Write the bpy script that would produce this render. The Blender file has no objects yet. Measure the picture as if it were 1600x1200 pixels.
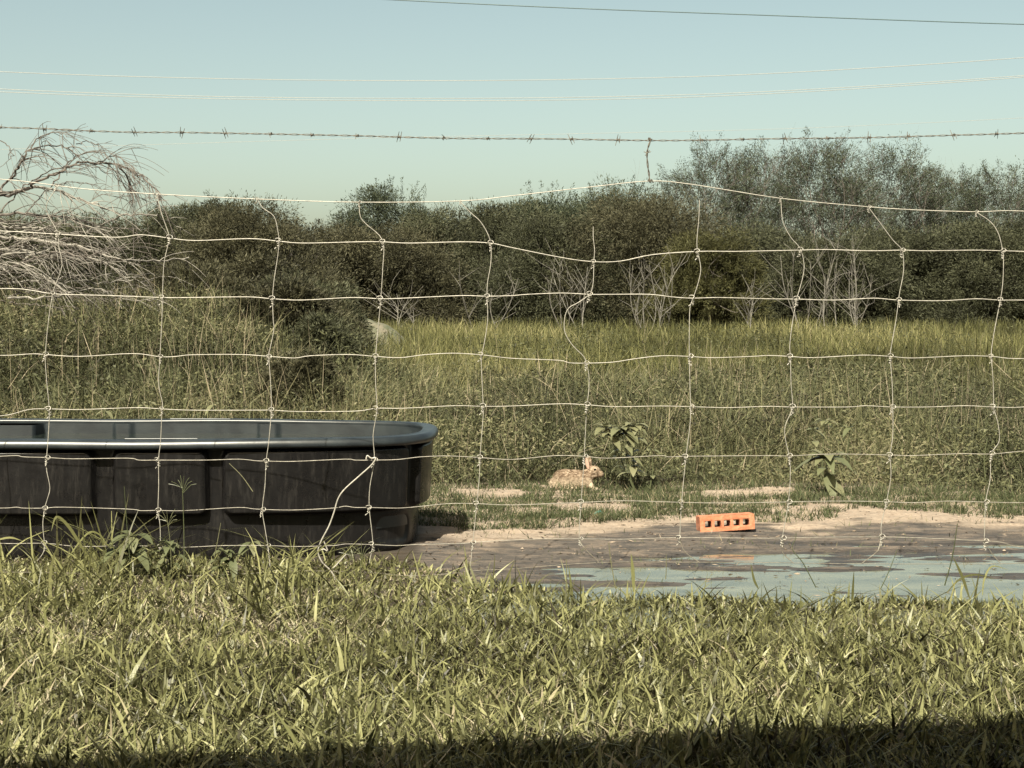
import bpy, math, random
import numpy as np
from mathutils import Vector, Matrix
R = math.radians
rng = np.random.default_rng(7)
random.seed(7)
sc = bpy.context.scene
COL = sc.collection

# ------------------------------------------------------------------ camera, sky, sun, exposure
F = 2500.0; CAMH = 1.0; PITCH = math.atan(130/2500)
cam = bpy.data.objects.new('camera', bpy.data.cameras.new('camera'))
COL.objects.link(cam)
cam.location = (0, 0, CAMH); cam.rotation_euler = (R(90)-PITCH, 0, 0)
cam.data.sensor_width = 36; cam.data.lens = F/1600*36
cam.data.clip_start = 0.05; cam.data.clip_end = 3000
sc.camera = cam
SUN_EL, SUN_AZ = 47.0, 17.0          # sun behind the camera, to the left
w = bpy.data.worlds.new("World"); sc.world = w; w.use_nodes = True
nt = w.node_tree; bg = nt.nodes['Background']
sky = nt.nodes.new('ShaderNodeTexSky'); sky.sky_type = 'NISHITA'; sky.sun_disc = False
sky.sun_elevation = R(SUN_EL); sky.sun_rotation = R(180+SUN_AZ)
sky.air_density = 0.6; sky.dust_density = 3.0; sky.ozone_density = 0.0
tint = nt.nodes.new('ShaderNodeMix'); tint.data_type = 'RGBA'; tint.blend_type = 'MULTIPLY'
tint.inputs[0].default_value = 1.0
nt.links.new(sky.outputs[0], tint.inputs[6]); tint.inputs[7].default_value = (1.11, 1.02, 0.685, 1)
nt.links.new(tint.outputs[2], bg.inputs[0]); bg.inputs[1].default_value = 0.080
sl = bpy.data.lights.new('sun', 'SUN'); sl.energy = 5.0; sl.angle = R(0.5); sl.color = (1.0, 0.945, 0.78)
sun = bpy.data.objects.new('sun', sl); COL.objects.link(sun)
sd = Vector((math.sin(R(SUN_AZ))*math.cos(R(SUN_EL)), math.cos(R(SUN_AZ))*math.cos(R(SUN_EL)), -math.sin(R(SUN_EL))))
sun.rotation_euler = sd.to_track_quat('-Z', 'Y').to_euler()
sc.view_settings.view_transform = 'Standard'; sc.view_settings.look = 'None'
sc.view_settings.exposure = 1.5; sc.view_settings.gamma = 1
sc.cycles.max_bounces = 6; sc.cycles.diffuse_bounces = 2; sc.cycles.transparent_max_bounces = 4

# ------------------------------------------------------------------ helpers
CP, SP = math.cos(PITCH), math.sin(PITCH)
def P(px, py, Y):
    """world point at distance Y for a place measured on the photograph"""
    a = (px-800)/F; b = (600-py)/F
    dy = CP + b*SP; dz = -SP + b*CP
    t = Y/dy
    return (a*t, Y, CAMH + dz*t)
def G(px, py):
    b = (600-py)/F; dy = CP + b*SP; dz = -SP + b*CP
    t = -CAMH/dz
    return ((px-800)/F*t, dy*t)
def pxof(x, Y): return 800 + F*x/Y          # good enough near the ground
def pyof(Y): return 470 + F*CAMH/Y
def catmull(pts, n=6):
    p = [np.array(q, float) for q in pts]; p = [2*p[0]-p[1]] + p + [2*p[-1]-p[-2]]
    out = []
    for i in range(1, len(p)-2):
        for k in range(n):
            t = k/n
            out.append(.5*((2*p[i]) + (-p[i-1]+p[i+1])*t + (2*p[i-1]-5*p[i]+4*p[i+1]-p[i+2])*t*t + (-p[i-1]+3*p[i]-3*p[i+1]+p[i+2])*t**3))
    out.append(p[-2]); return np.array(out)
class MB:
    def __init__(s): s.v=[]; s.f=[]; s.t=[]; s.n=0
    def add(s, v, f, tone=0.5):
        v = np.asarray(v, np.float32).reshape(-1,3); f = np.asarray(f, np.int64)
        s.v.append(v); s.f.append(f+s.n)
        t = np.full(len(v), tone, np.float32) if np.isscalar(tone) else np.asarray(tone, np.float32)
        s.t.append(t); s.n += len(v)
    def tube(s, pts, r, sides=5, tone=0.5, cap=True):
        p = np.asarray(pts, float); n = len(p)
        r = np.full(n, r) if np.isscalar(r) else np.asarray(r, float)
        tg = np.gradient(p, axis=0); tg /= np.linalg.norm(tg, axis=1)[:,None]+1e-12
        ref = np.array([0.13,0.97,0.2]) if abs(tg[:,1]).mean() < .8 else np.array([0.9,0.1,0.4])
        a = np.cross(tg, ref); a /= np.linalg.norm(a, axis=1)[:,None]+1e-9; b = np.cross(tg, a)
        th = np.arange(sides)/sides*2*np.pi
        v = p[:,None,:] + r[:,None,None]*(np.cos(th)[None,:,None]*a[:,None,:] + np.sin(th)[None,:,None]*b[:,None,:])
        i = np.arange(n-1)[:,None]*sides; j = np.arange(sides)[None,:]; j2 = (j+1)%sides
        f = np.stack([i+j, i+j2, i+sides+j2, i+sides+j], -1).reshape(-1,4)
        s.add(v.reshape(-1,3), f, tone)
    def build(s, name, mat, parent=None, smooth=False, loc=None):
        v = np.concatenate(s.v); t = np.concatenate(s.t)
        f4 = [f for f in s.f if f.shape[1]==4]; f3 = [f for f in s.f if f.shape[1]==3]
        me = bpy.data.meshes.new(name)
        if loc is not None: v = v - np.array(loc, np.float32)
        me.vertices.add(len(v)); me.vertices.foreach_set('co', v.ravel())
        idx=[]; tot=[]
        if f4: q=np.concatenate(f4); idx.append(q.ravel()); tot.append(np.full(len(q),4))
        if f3: q=np.concatenate(f3); idx.append(q.ravel()); tot.append(np.full(len(q),3))
        idx=np.concatenate(idx); tot=np.concatenate(tot)
        me.loops.add(len(idx)); me.loops.foreach_set('vertex_index', idx.astype(np.int32))
        me.polygons.add(len(tot)); me.polygons.foreach_set('loop_start', (np.cumsum(tot)-tot).astype(np.int32))
        me.polygons.foreach_set('loop_total', tot.astype(np.int32))
        me.polygons.foreach_set('use_smooth', np.full(len(tot), smooth))
        at = me.attributes.new('tone','FLOAT','POINT'); at.data.foreach_set('value', t)
        me.materials.append(mat); me.update(); me.validate(verbose=False)
        o = bpy.data.objects.new(name, me); COL.objects.link(o)
        if loc is not None: o.location = loc
        if parent is not None:
            o.parent = parent
            if loc is None: o.matrix_parent_inverse = Matrix.Translation(parent.location).inverted() if parent.rotation_euler.z == 0 else parent.matrix_basis.inverted()
        return o
def empty(name, loc=(0,0,0)):
    o = bpy.data.objects.new(name, None); COL.objects.link(o); o.location = loc; o.empty_display_size=.1; return o
def tag(o, label=None, cat=None, group=None, kind=None):
    if label: o['label']=label
    if cat: o['category']=cat
    if group: o['group']=group
    if kind: o['kind']=kind
    return o
def hashn(ix, iy, seed):
    h = (ix.astype(np.int64)*374761393 + iy.astype(np.int64)*668265263 + seed*1442695) & 0x7fffffff
    h = ((h ^ (h>>13))*1274126177) & 0x7fffffff
    return ((h ^ (h>>16)) & 0xffff)/65535.0
def vnoise(x, y, seed=0):
    x=np.asarray(x,float); y=np.asarray(y,float); ix=np.floor(x); iy=np.floor(y); fx=x-ix; fy=y-iy
    fx=fx*fx*(3-2*fx); fy=fy*fy*(3-2*fy)
    a=hashn(ix,iy,seed); b=hashn(ix+1,iy,seed); c=hashn(ix,iy+1,seed); d=hashn(ix+1,iy+1,seed)
    return (a*(1-fx)+b*fx)*(1-fy)+(c*(1-fx)+d*fx)*fy
def fbm(x, y, seed=0, o=4):
    s=0; a=.5; t=0
    for k in range(o): s = s + a*vnoise(x*2**k, y*2**k, seed+k*17); t+=a; a*=.5
    return s/t
def sst(a, b, x):
    t = np.clip((np.asarray(x,float)-a)/(b-a), 0, 1); return t*t*(3-2*t)

# ------------------------------------------------------------------ materials
KA = 0.44      # one scale for every base colour
def newmat(name):
    m = bpy.data.materials.new(name); m.use_nodes = True; n = m.node_tree; n.nodes.clear()
    return m, n, n.nodes, n.links
def foliage(name, stops, trans=0.35, rough=0.6, spec=0.15, nscale=0):
    m,n,N,L = newmat(name)
    at=N.new('ShaderNodeAttribute'); at.attribute_name='tone'
    cr=N.new('ShaderNodeValToRGB'); cr.color_ramp.elements.remove(cr.color_ramp.elements[0])
    for i,(p,c) in enumerate(stops):
        e = cr.color_ramp.elements[0] if i==0 else cr.color_ramp.elements.new(p)
        e.position=p; e.color=(*(k_*KA for k_ in c),1)
    L.new(at.outputs['Fac'], cr.inputs[0]); col = cr.outputs[0]
    pb=N.new('ShaderNodeBsdfPrincipled'); pb.inputs['Roughness'].default_value=rough; pb.inputs['Specular IOR Level'].default_value=spec
    tr=N.new('ShaderNodeBsdfTranslucent'); mx=N.new('ShaderNodeMixShader'); mx.inputs[0].default_value=trans
    L.new(col,pb.inputs['Base Color']); L.new(col,tr.inputs['Color'])
    L.new(pb.outputs[0],mx.inputs[1]); L.new(tr.outputs[0],mx.inputs[2])
    o=N.new('ShaderNodeOutputMaterial'); L.new(mx.outputs[0],o.inputs[0]); return m
def solid(name, c, rough=.5, metal=0, c2=None, scale=20, bump=0, spec=.5, detail=6, stretch=(1,1,1)):
    c=tuple(k_*KA for k_ in c); c2=tuple(k_*KA for k_ in c2) if c2 else None
    m,n,N,L = newmat(name)
    pb=N.new('ShaderNodeBsdfPrincipled'); pb.inputs['Roughness'].default_value=rough; pb.inputs['Metallic'].default_value=metal
    pb.inputs['Specular IOR Level'].default_value=spec
    pb.inputs['Base Color'].default_value=(*c,1)
    tc=N.new('ShaderNodeTexCoord'); mp=N.new('ShaderNodeMapping'); mp.inputs['Scale'].default_value=stretch; L.new(tc.outputs['Object'],mp.inputs[0])
    no=N.new('ShaderNodeTexNoise'); no.inputs['Scale'].default_value=scale; no.inputs['Detail'].default_value=detail; L.new(mp.outputs[0],no.inputs[0])
    if c2:
        cr=N.new('ShaderNodeValToRGB'); cr.color_ramp.elements[0].position=.35; cr.color_ramp.elements[1].position=.65
        cr.color_ramp.elements[0].color=(*c,1); cr.color_ramp.elements[1].color=(*c2,1)
        L.new(no.outputs[0],cr.inputs[0]); L.new(cr.outputs[0],pb.inputs['Base Color'])
    if bump:
        b=N.new('ShaderNodeBump'); b.inputs['Strength'].default_value=bump; b.inputs['Distance'].default_value=.01
        L.new(no.outputs[0],b.inputs['Height']); L.new(b.outputs[0],pb.inputs['Normal'])
    o=N.new('ShaderNodeOutputMaterial'); L.new(pb.outputs[0],o.inputs[0]); return m
DRY=(.50,.41,.25); 
M_lawn = foliage('lawn_blade', [(0,(.035,.026,.013)),(.25,(.105,.102,.044)),(.6,(.275,.28,.115)),(.86,(.53,.515,.245)),(.9,(.55,.47,.31)),(1,(.80,.71,.52))], .22, .45, .3)
M_turf = foliage('turf_blade', [(0,(.06,.072,.035)),(.5,(.13,.155,.075)),(.85,(.22,.24,.12)),(1,(.5,.42,.28))], .3)
M_weed = foliage('weed_leaf', [(0,(.030,.026,.015)),(.3,(.085,.092,.048)),(.6,(.165,.175,.09)),(.9,(.29,.285,.145)),(.95,(.36,.32,.2)),(1,(.52,.44,.31))], .22)
M_mead = foliage('meadow_blade', [(0,(.05,.048,.022)),(.4,(.14,.145,.055)),(.8,(.30,.295,.12)),(1,(.48,.44,.22))], .28)
M_bush = foliage('bush_leaf', [(0,(.030,.031,.019)),(.5,(.112,.120,.070)),(.85,(.19,.198,.118)),(1,(.26,.26,.15))], .22)
M_brown = foliage('brown_leaf', [(0,(.032,.030,.019)),(.5,(.115,.112,.066)),(1,(.23,.215,.13))], .22)
M_twig = solid('twig', (.06,.05,.045), .9, c2=(.13,.11,.10), scale=8)
M_tree = foliage('tree_leaf', [(0,(.036,.045,.03)),(.5,(.10,.122,.075)),(1,(.19,.21,.13))], .25)
M_yell = foliage('yellow_leaf', [(0,(.05,.05,.025)),(.5,(.14,.14,.06)),(1,(.24,.23,.10))], .3)
M_broad = foliage('broad_leaf', [(0,(.10,.12,.055)),(.5,(.21,.235,.12)),(1,(.36,.35,.20))], .3, .4, .5)
M_bark = solid('bark', (.12,.10,.09), .85, c2=(.26,.23,.20), scale=8)
M_dead = solid('dead_wood', (.15,.135,.12), .8, c2=(.44,.41,.36), scale=9)
M_deads = solid('dead_stem', (.14,.13,.115), .8, c2=(.32,.30,.26), scale=6)
M_deadtwig = solid('dead_twig', (.10,.085,.075), .8, c2=(.21,.18,.155), scale=15)
M_wire = solid('galvanised_wire', (.50,.47,.41), .5, .25, c2=(.74,.70,.62), scale=60)
M_midwire = solid('dull_wire', (.36,.33,.28), .55, .25, c2=(.58,.54,.47), scale=60)
M_darkwire = solid('dark_wire', (.22,.19,.15), .6, .3, c2=(.42,.38,.31), scale=60)  # darker wire for the bottom row and the right-hand lower stay ends
M_rust = solid('rusty_wire', (.10,.075,.055), .65, .3, c2=(.30,.27,.22), scale=90)
M_cable = solid('cable_pale', (.50,.50,.46), .6); M_cabled = solid('cable_dark', (.10,.17,.18), .5)
M_brick = solid('fired_clay', (.62,.20,.09), .9, c2=(.80,.34,.19), scale=34, bump=.8, detail=10)

# ------------------------------------------------------------------ terrain
WATER_Z = -0.012
turf_low = np.array([(500,826),(650,826),(760,834),(900,824),(1000,822),(1090,810),(1230,820),(1290,815),(1345,800),(1450,802),(1600,812),(1900,812)],float)
weed_low = np.array([(400,765),(660,766),(860,762),(1000,768),(1100,760),(1250,766),(1400,766),(1600,780),(1900,780)],float)
pud_top = np.array([(500,930),(700,905),(760,893),(850,882),(950,874),(1040,866),(1150,858),(1210,848),(1330,846),(1450,838),(1600,834),(2000,830)],float)
def berm(x, Y):
    xb = -0.20*Y + 1.55 - .02*(Y-9)
    return .72*sst(8.6,14.0,Y)*(1-sst(18,30,Y))*(1-sst(xb-1.3, xb+.7, x))
def pud_depth(x, Y):
    X = pxof(x,Y); yt = np.interp(X, pud_top[:,0], pud_top[:,1]); yy = pyof(Y)
    d = (yy-yt)/40.0
    far = 1-sst(990,1040,yy)
    return np.clip(d,-1.0,1.6)*far - (1-far)
def gz(x, Y):
    x=np.asarray(x,float); Y=np.asarray(Y,float)
    z = berm(x,Y)
    near = sst(3,4.4,Y)*(1-sst(8.3,9.2,Y))*sst(-.9,-.3,x)
    streak = .7*fbm(x*2.2+3, Y*9, 5, 4)+.3*fbm(x*4+3, Y*18, 6, 2)-.5
    fine = fbm(x*9, Y*22, 9, 3)-.5
    pd = pud_depth(x,Y)
    zp = -0.010 - .012*pd + 0.050*streak + .008*fine
    z = z + near*(zp+.008) + .012*(fbm(x*1.5,Y*1.5,2)-.5)*(1-near)
    z = z + .5*sst(40,120,Y)*0
    return z
def axis(dense0, dense1, step, lo, hi, g=1.12):
    a=list(np.arange(dense0,dense1,step)); s=step; x=dense1
    while x<hi: a.append(x); s*=g; x+=s
    a.append(hi); s=step; x=dense0; b=[]
    while x>lo:
        s*=g; x-=s; b.append(max(x,lo))
    return np.array(sorted(set(np.round(a+b,5))))
gx = axis(-1.6,3.0,.016,-450,450); gy = axis(4.6,8.9,.014,-30,1200)
XX,YY = np.meshgrid(gx,gy); ZZ = gz(XX,YY)
nx,ny = len(gx),len(gy)
mb = MB(); i=(np.arange(ny-1)[:,None]*nx+np.arange(nx-1)[None,:]).ravel()
mb.add(np.stack([XX,YY,ZZ],-1).reshape(-1,3), np.stack([i,i+1,i+nx+1,i+nx],-1), 0.0)
pX = pxof(XX,np.maximum(YY,.5)); pY = pyof(np.maximum(YY,.5))
tl = np.interp(pX,turf_low[:,0],turf_low[:,1]); wl=np.interp(pX,weed_low[:,0],weed_low[:,1])
n1 = fbm(XX*6,YY*12,21,4)
zone = sst(0,10,pY-wl+10)*sst(640,665,pX)*(YY>4.4)*(YY<9.3)
sandamt = np.interp(pX,[640,760,900,1000,1200,1260,1600],[26,22,16,10,8,22,20])
dry = 1-sst(-6,8,(pY-tl)-sandamt+ (n1-.5)*26)     # 1 = dry sand, 0 = wet mud
dry = np.maximum(dry, 0)
dry = np.where(ZZ > WATER_Z+.030, np.maximum(dry,.35), dry)
def turfness(x,Y):
    X=pxof(x,Y); y=pyof(Y); tl=np.interp(X,turf_low[:,0],turf_low[:,1]); wl=np.interp(X,weed_low[:,0],weed_low[:,1])
    inside = sst(-3,4,tl-y+ (fbm(x*5,Y*8,31)-.5)*14)*sst(-4,6,y-wl)*sst(640,660,X)
    bare = np.zeros_like(X)
    for bx,by,hw,hh in ((760,776,95,8),(920,797,85,8),(1155,776,70,7),(1370,762,40,6),(1240,804,55,7),(1290,796,60,6),(1210,774,50,6),(880,768,35,4)):
        bare = np.maximum(bare, np.exp(-(((X-bx)/hw)**2+((y-by)/hh)**2)))
    return inside*(1-sst(.3,.62,bare+(fbm(x*8,Y*14,33)-.5)*.7))
tn = turfness(XX,np.maximum(YY,.5))
attr_s = (zone*dry).astype(np.float32); attr_m=(zone*(1-dry)).astype(np.float32)
wet = (zone*(1-sst(-.002,.016,ZZ-WATER_Z))).astype(np.float32)
m,n,N,L = newmat('soil')
def attr(nm):
    a=N.new('ShaderNodeAttribute'); a.attribute_name=nm; return a.outputs['Fac']
def mixc(f,a,b):
    x=N.new('ShaderNodeMix'); x.data_type='RGBA'
    (L.new(f,x.inputs[0]) if not isinstance(f,(int,float)) else setattr(x.inputs[0],'default_value',f))
    for k,c in ((6,a),(7,b)):
        if isinstance(c,tuple): x.inputs[k].default_value=(*c,1)
        else: L.new(c,x.inputs[k])
    return x.outputs[2]
def noise(scale, detail=8, rough=.6, st=(1,1,1)):
    tc=N.new('ShaderNodeTexCoord'); mp=N.new('ShaderNodeMapping'); mp.inputs['Scale'].default_value=st; L.new(tc.outputs['Object'],mp.inputs[0])
    q=N.new('ShaderNodeTexNoise'); q.inputs['Scale'].default_value=scale; q.inputs['Detail'].default_value=detail; q.inputs['Roughness'].default_value=rough
    L.new(mp.outputs[0],q.inputs[0]); return q.outputs[0]
def ramp(f,stops):
    c=N.new('ShaderNodeValToRGB'); c.color_ramp.elements.remove(c.color_ramp.elements[0])
    for i,(p,q) in enumerate(stops):
        e=c.color_ramp.elements[0] if i==0 else c.color_ramp.elements.new(p); e.position=p; e.color=(*(k_*(KA if max(q)!=min(q) else 1) for k_ in q),1)
    L.new(f,c.inputs[0]); return c.outputs[0]
base = ramp(noise(3), [(.3,(.028,.017,.010)),(.7,(.065,.045,.025))])
sandc = ramp(noise(45,10,.7), [(.25,(.22,.155,.11)),(.45,(.43,.335,.255)),(.75,(.60,.49,.39))])
mudc = ramp(noise(7,10,.7,(1,3.2,1)), [(.3,(.04,.034,.030)),(.47,(.10,.084,.073)),(.60,(.23,.18,.14)),(.75,(.12,.105,.095))])
wf=N.new('ShaderNodeMath'); wf.operation='MULTIPLY'; L.new(attr('wet'),wf.inputs[0]); wf.inputs[1].default_value=.62
c = mixc(wf.outputs[0], mixc(attr('mud'), mixc(attr('sand'), base, sandc), mudc), (.022,.019,.017))
pb=N.new('ShaderNodeBsdfPrincipled'); L.new(c,pb.inputs['Base Color'])
mr=N.new('ShaderNodeMapRange'); L.new(attr('wet'),mr.inputs[0]); mr.inputs[3].default_value=.9; mr.inputs[4].default_value=.30; L.new(mr.outputs[0],pb.inputs['Roughness'])
bp=N.new('ShaderNodeBump'); bp.inputs['Strength'].default_value=.8; bp.inputs['Distance'].default_value=.012; L.new(noise(55,8,.7),bp.inputs['Height']); L.new(bp.outputs[0],pb.inputs['Normal'])
o=N.new('ShaderNodeOutputMaterial'); L.new(pb.outputs[0],o.inputs[0]); M_soil=m
ground = mb.build('ground', M_soil, smooth=True); tag(ground, kind='structure')
for nm,a in (('sand',attr_s),('mud',attr_m),('wet',wet)):
    q=ground.data.attributes.new(nm,'FLOAT','POINT'); q.data.foreach_set('value', a.ravel().astype(np.float32))
# puddle: one flat sheet of cloudy water in the basin
m,n,N,L = newmat('cloudy_water')
pb=N.new('ShaderNodeBsdfPrincipled'); pb.inputs['Roughness'].default_value=.06; pb.inputs['IOR'].default_value=1.33
cc = ramp(noise(3,6,.6,(1,3,1)), [(.3,(.11,.12,.085)),(.5,(.20,.205,.145)),(.7,(.30,.30,.20))]); L.new(cc,pb.inputs['Base Color'])
bp=N.new('ShaderNodeBump'); bp.inputs['Strength'].default_value=.02; bp.inputs['Distance'].default_value=.01; L.new(noise(30,3,.5,(1,2,1)),bp.inputs['Height']); L.new(bp.outputs[0],pb.inputs['Normal'])
o=N.new('ShaderNodeOutputMaterial'); L.new(pb.outputs[0],o.inputs[0]); M_water=m
mb=MB(); mb.add([(-.6,4.3,WATER_Z),(3.4,4.3,WATER_Z),(3.4,7.6,WATER_Z),(-.6,7.6,WATER_Z)],[[0,1,2,3]])
tag(mb.build('puddle', M_water), kind='structure')

# ------------------------------------------------------------------ blade and leaf makers
def blades(mb, base, h, wd, az, lean, curl, tone, segs=3, face=None):
    n=len(base); s=np.linspace(0,1,segs+1)
    d=np.stack([np.cos(az),np.sin(az)],-1)
    fa = az+np.pi/2+rng.normal(0,.9,n) if face is None else face
    wv=np.stack([np.cos(fa),np.sin(fa),np.zeros(n)],-1)
    V=np.zeros((n,segs+1,2,3))
    for k,t in enumerate(s):
        hz = h*(lean*t+curl*t*t); up = h*(t-.35*curl*t*t)
        c = base + np.concatenate([d*hz[:,None], up[:,None]],1)
        wk = wd*(.55+.45*math.sin(min(1,t*2.2)*1.57)) * (1-t)**.7 if t<1 else wd*.04
        V[:,k,0]=c-wv*(wk/2)[:,None]; V[:,k,1]=c+wv*(wk/2)[:,None]
    b=np.arange(n)[:,None]*(segs+1)*2; k=np.arange(segs)[None,:]*2
    f=np.stack([b+k,b+k+1,b+k+3,b+k+2],-1).reshape(-1,4)
    mb.add(V.reshape(-1,3), f, np.repeat(tone,(segs+1)*2))
def leaves(mb, c, dirv, ln, wd, tone, droop=None):
    n=len(c); dirv=dirv/(np.linalg.norm(dirv,axis=1)[:,None]+1e-9)
    r=rng.normal(size=(n,3)); s=np.cross(dirv,r); s/=np.linalg.norm(s,axis=1)[:,None]+1e-9
    a=c; b=c+dirv*(ln*.45)[:,None]+s*(wd/2)[:,None]; e=c+dirv*ln[:,None]; g=c+dirv*(ln*.45)[:,None]-s*(wd/2)[:,None]
    V=np.stack([a,b,e,g],1); i=np.arange(n)[:,None]*4
    mb.add(V.reshape(-1,3), i+np.arange(4)[None,:], np.repeat(tone,4))
def sph(n):
    v=rng.normal(size=(n,3)); return v/np.linalg.norm(v,axis=1)[:,None]
def scatter(n, Y0, Y1, mar=.6, p=2.0, slope=.33):
    """positions thinned with distance"""
    u=rng.random(n)
    if p==1: Y=Y0*(Y1/Y0)**u
    else: Y=(Y0**(1-p)+u*(Y1**(1-p)-Y0**(1-p)))**(1/(1-p)) if p!=0 else Y0+u*(Y1-Y0)
    x=(rng.random(n)*2-1)*(slope*Y+mar); return x,Y
def base3(x,Y,dz=-.004): return np.stack([x,Y,gz(x,Y)+dz],-1)

# lawn in front of the fence
def lawn_ok(x,Y):
    X=pxof(x,Y); edge=np.interp(X,[0,600,700,760,900,1100,1600],[6.2,6.12,5.85,5.65,5.46,5.42,5.38])+ .22*(fbm(x*3,Y*0+1,41)-.5)
    return Y<edge
mb=MB()
x,Y=scatter(135000,2.7,6.2,.55,0); k=lawn_ok(x,Y); x=x[k];Y=Y[k]; n=len(x)
pt=fbm(x*1.3,Y*1.6,51); pt2=fbm(x*5,Y*5,52)
h=(.022+.050*rng.random(n)**1.4)*(.7+.9*pt2)*(1-.55*sst(4.5,5.6,Y)); 
big=rng.random(n)<.05; h=np.where(big,h*1.6,h)
dead_p = .09+.45*sst(.52,.68,fbm(x*2.1+7,Y*3.1,53))*(x<-.1)*(Y>4.5)+.4*sst(.55,.7,fbm(x*2.4+1,Y*3,54))*(x<-.2)*(Y>4.6)
tone=np.clip(.0+.86*rng.random(n)**.85+.35*(pt-.5),0,.86); dd=rng.random(n)<dead_p; tone=np.where(dd,.9+.1*rng.random(n),np.minimum(tone,.86))*np.where(dd,1,.93+.14*sst(.35,.65,fbm(x*3.2+5,Y*4,57)))
blades(mb,base3(x,Y),h*np.where(dd,.7,1),(.0040+.0140*rng.random(n)**1.4)*np.where(dd,.45,1),rng.random(n)*6.283,np.abs(rng.normal(0,.34,n))+np.where(dd,.8,0),rng.random(n)*1.1,tone,4)
# longer blades along the fence and in front of the tank
x,Y=scatter(3600,4.9,6.05,.2,0); k=lawn_ok(x,Y)&((pxof(x,Y)<700)|(Y>4.85)); x=x[k];Y=Y[k]; n=len(x)
tall=np.where(pxof(x,Y)<680,.7+1.1*sst(.45,.62,fbm(x*4,x*0+2,43)),.8)
blades(mb,base3(x,Y),(.05+.13*rng.random(n)**2.5)*tall,.006+.009*rng.random(n),rng.random(n)*6.283,rng.normal(.3,.3,n),rng.random(n)*1.3,np.clip(.2+.6*rng.random(n),0,.85),6)
tag(mb.build('lawn_grass', M_lawn), 'coarse olive lawn grass with dry straw blades in front of the wire fence', 'grass', kind='stuff')

# low turf between mud and weeds
mb=MB()
x,Y=scatter(210000,6.5,9.3,.5,0); k=rng.random(len(x))<turfness(x,Y)*(.25+1.3*sst(.36,.58,fbm(x*11,Y*13,64))); x=x[k];Y=Y[k]; n=len(x)
tone=np.clip(.1+.75*rng.random(n),0,.85); tone=np.where(rng.random(n)<.09,1.,tone)
pt=fbm(x*7,Y*7,61)
blades(mb,base3(x,Y),(.012+.042*rng.random(n))*(.35+1.5*pt),.003+.004*rng.random(n),rng.random(n)*6.283,rng.normal(0,.6,n),rng.random(n)*1.2,tone,3)
# scattered sprigs on mud and sand
x,Y=scatter(5200,5.2,8.2,.3,0); k=(pxof(x,Y)>665)&(fbm(x*4,Y*6,63)>.56)&(gz(x,Y)>WATER_Z+.003); x=x[k];Y=Y[k]; n=len(x)
blades(mb,base3(x,Y),.01+.03*rng.random(n),.003+.002*rng.random(n),rng.random(n)*6.283,rng.normal(0,.9,n),rng.random(n),rng.random(n),3)
tag(mb.build('short_turf', M_turf), 'short green turf patches between pale bare sand and the tall weeds', 'turf', kind='stuff')

# weeds
mb=MB()
def clumpy(x,Y): return fbm(x*1.1+5,Y*.8,71,4)
def hgt(x,Y):
    """local weed height"""
    return (.07+.20*sst(8.35,9.9,Y))*(.25+1.5*clumpy(x*1.8,Y*1.8)*(.5+fbm(x*4,Y*4,75,3)))
def weedline(x,Y):
    X=pxof(x,Y); return pyof(Y) < np.interp(X,weed_low[:,0],weed_low[:,1]) + (fbm(x*4,Y*0,73)-.5)*12
x,Y=scatter(105000,8.0,18,.8,1); k=weedline(x,Y); x=x[k];Y=Y[k]; n=len(x); H=hgt(x,Y)*(.6+1.1*rng.random(n)**1.5)+.06*(rng.random(n)<.1)
cl=clumpy(x,Y); tn_=np.clip(.12+.75*rng.random(n)+1.7*(cl-.47),0,.93); tn_=np.where(rng.random(n)<.07,1,tn_)
blades(mb,base3(x,Y),H,(.004+.006*rng.random(n))*(Y/9),rng.random(n)*6.283,rng.normal(0,.6,n),rng.random(n)*1.4,tn_,4)
x,Y=scatter(230000,8.05,17,.8,1); k=weedline(x,Y)&(rng.random(len(x))<.35+.9*fbm(x*2.2,Y*2.2,77)); x=x[k];Y=Y[k]; n=len(x)
B=base3(x,Y); zz=rng.random(n)**.7*hgt(x,Y); B[:,2]+=zz; d=sph(n); d[:,2]=d[:,2]*.6+.15
tn_=np.clip(.1+.7*rng.random(n)+2.0*(fbm(x*1.3,Y*1.2,78)-.47),0,.93)
leaves(mb,B,d,(.016+.026*rng.random(n))*(Y/9)**.7,(.004+.009*rng.random(n))*(Y/9)**.7,tn_)
tag(mb.build('weeds', M_weed), 'dense tangle of low green weeds behind the bare sand strip', 'weeds', kind='stuff')

# taller growth on the low rise behind the tank
mb=MB()
x,Y=scatter(90000,8.6,22,1.2,1); k=berm(x,Y)>.03; x=x[k];Y=Y[k]; n=len(x)
H=(.14+.22*fbm(x*1.5,Y*1.2,81))*(.5+.9*rng.random(n)**1.5)
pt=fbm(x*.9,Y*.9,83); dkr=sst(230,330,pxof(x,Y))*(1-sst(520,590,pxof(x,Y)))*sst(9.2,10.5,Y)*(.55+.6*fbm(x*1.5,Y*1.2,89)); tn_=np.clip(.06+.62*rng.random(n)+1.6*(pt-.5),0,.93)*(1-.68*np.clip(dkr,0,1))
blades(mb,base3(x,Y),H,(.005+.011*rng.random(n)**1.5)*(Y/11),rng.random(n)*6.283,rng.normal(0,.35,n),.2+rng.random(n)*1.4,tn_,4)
x,Y=scatter(120000,8.6,22,1.2,1); k=(berm(x,Y)>.03)&((fbm(x*1.6,Y*1.6,85)>.42)|((pxof(x,Y)>260)&(pxof(x,Y)<570))); x=x[k];Y=Y[k]; n=len(x)
B=base3(x,Y); B[:,2]+=rng.random(n)*(.10+.22*fbm(x*1.5,Y*1.2,81)); d=sph(n); d[:,2]=np.abs(d[:,2])*.4
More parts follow.
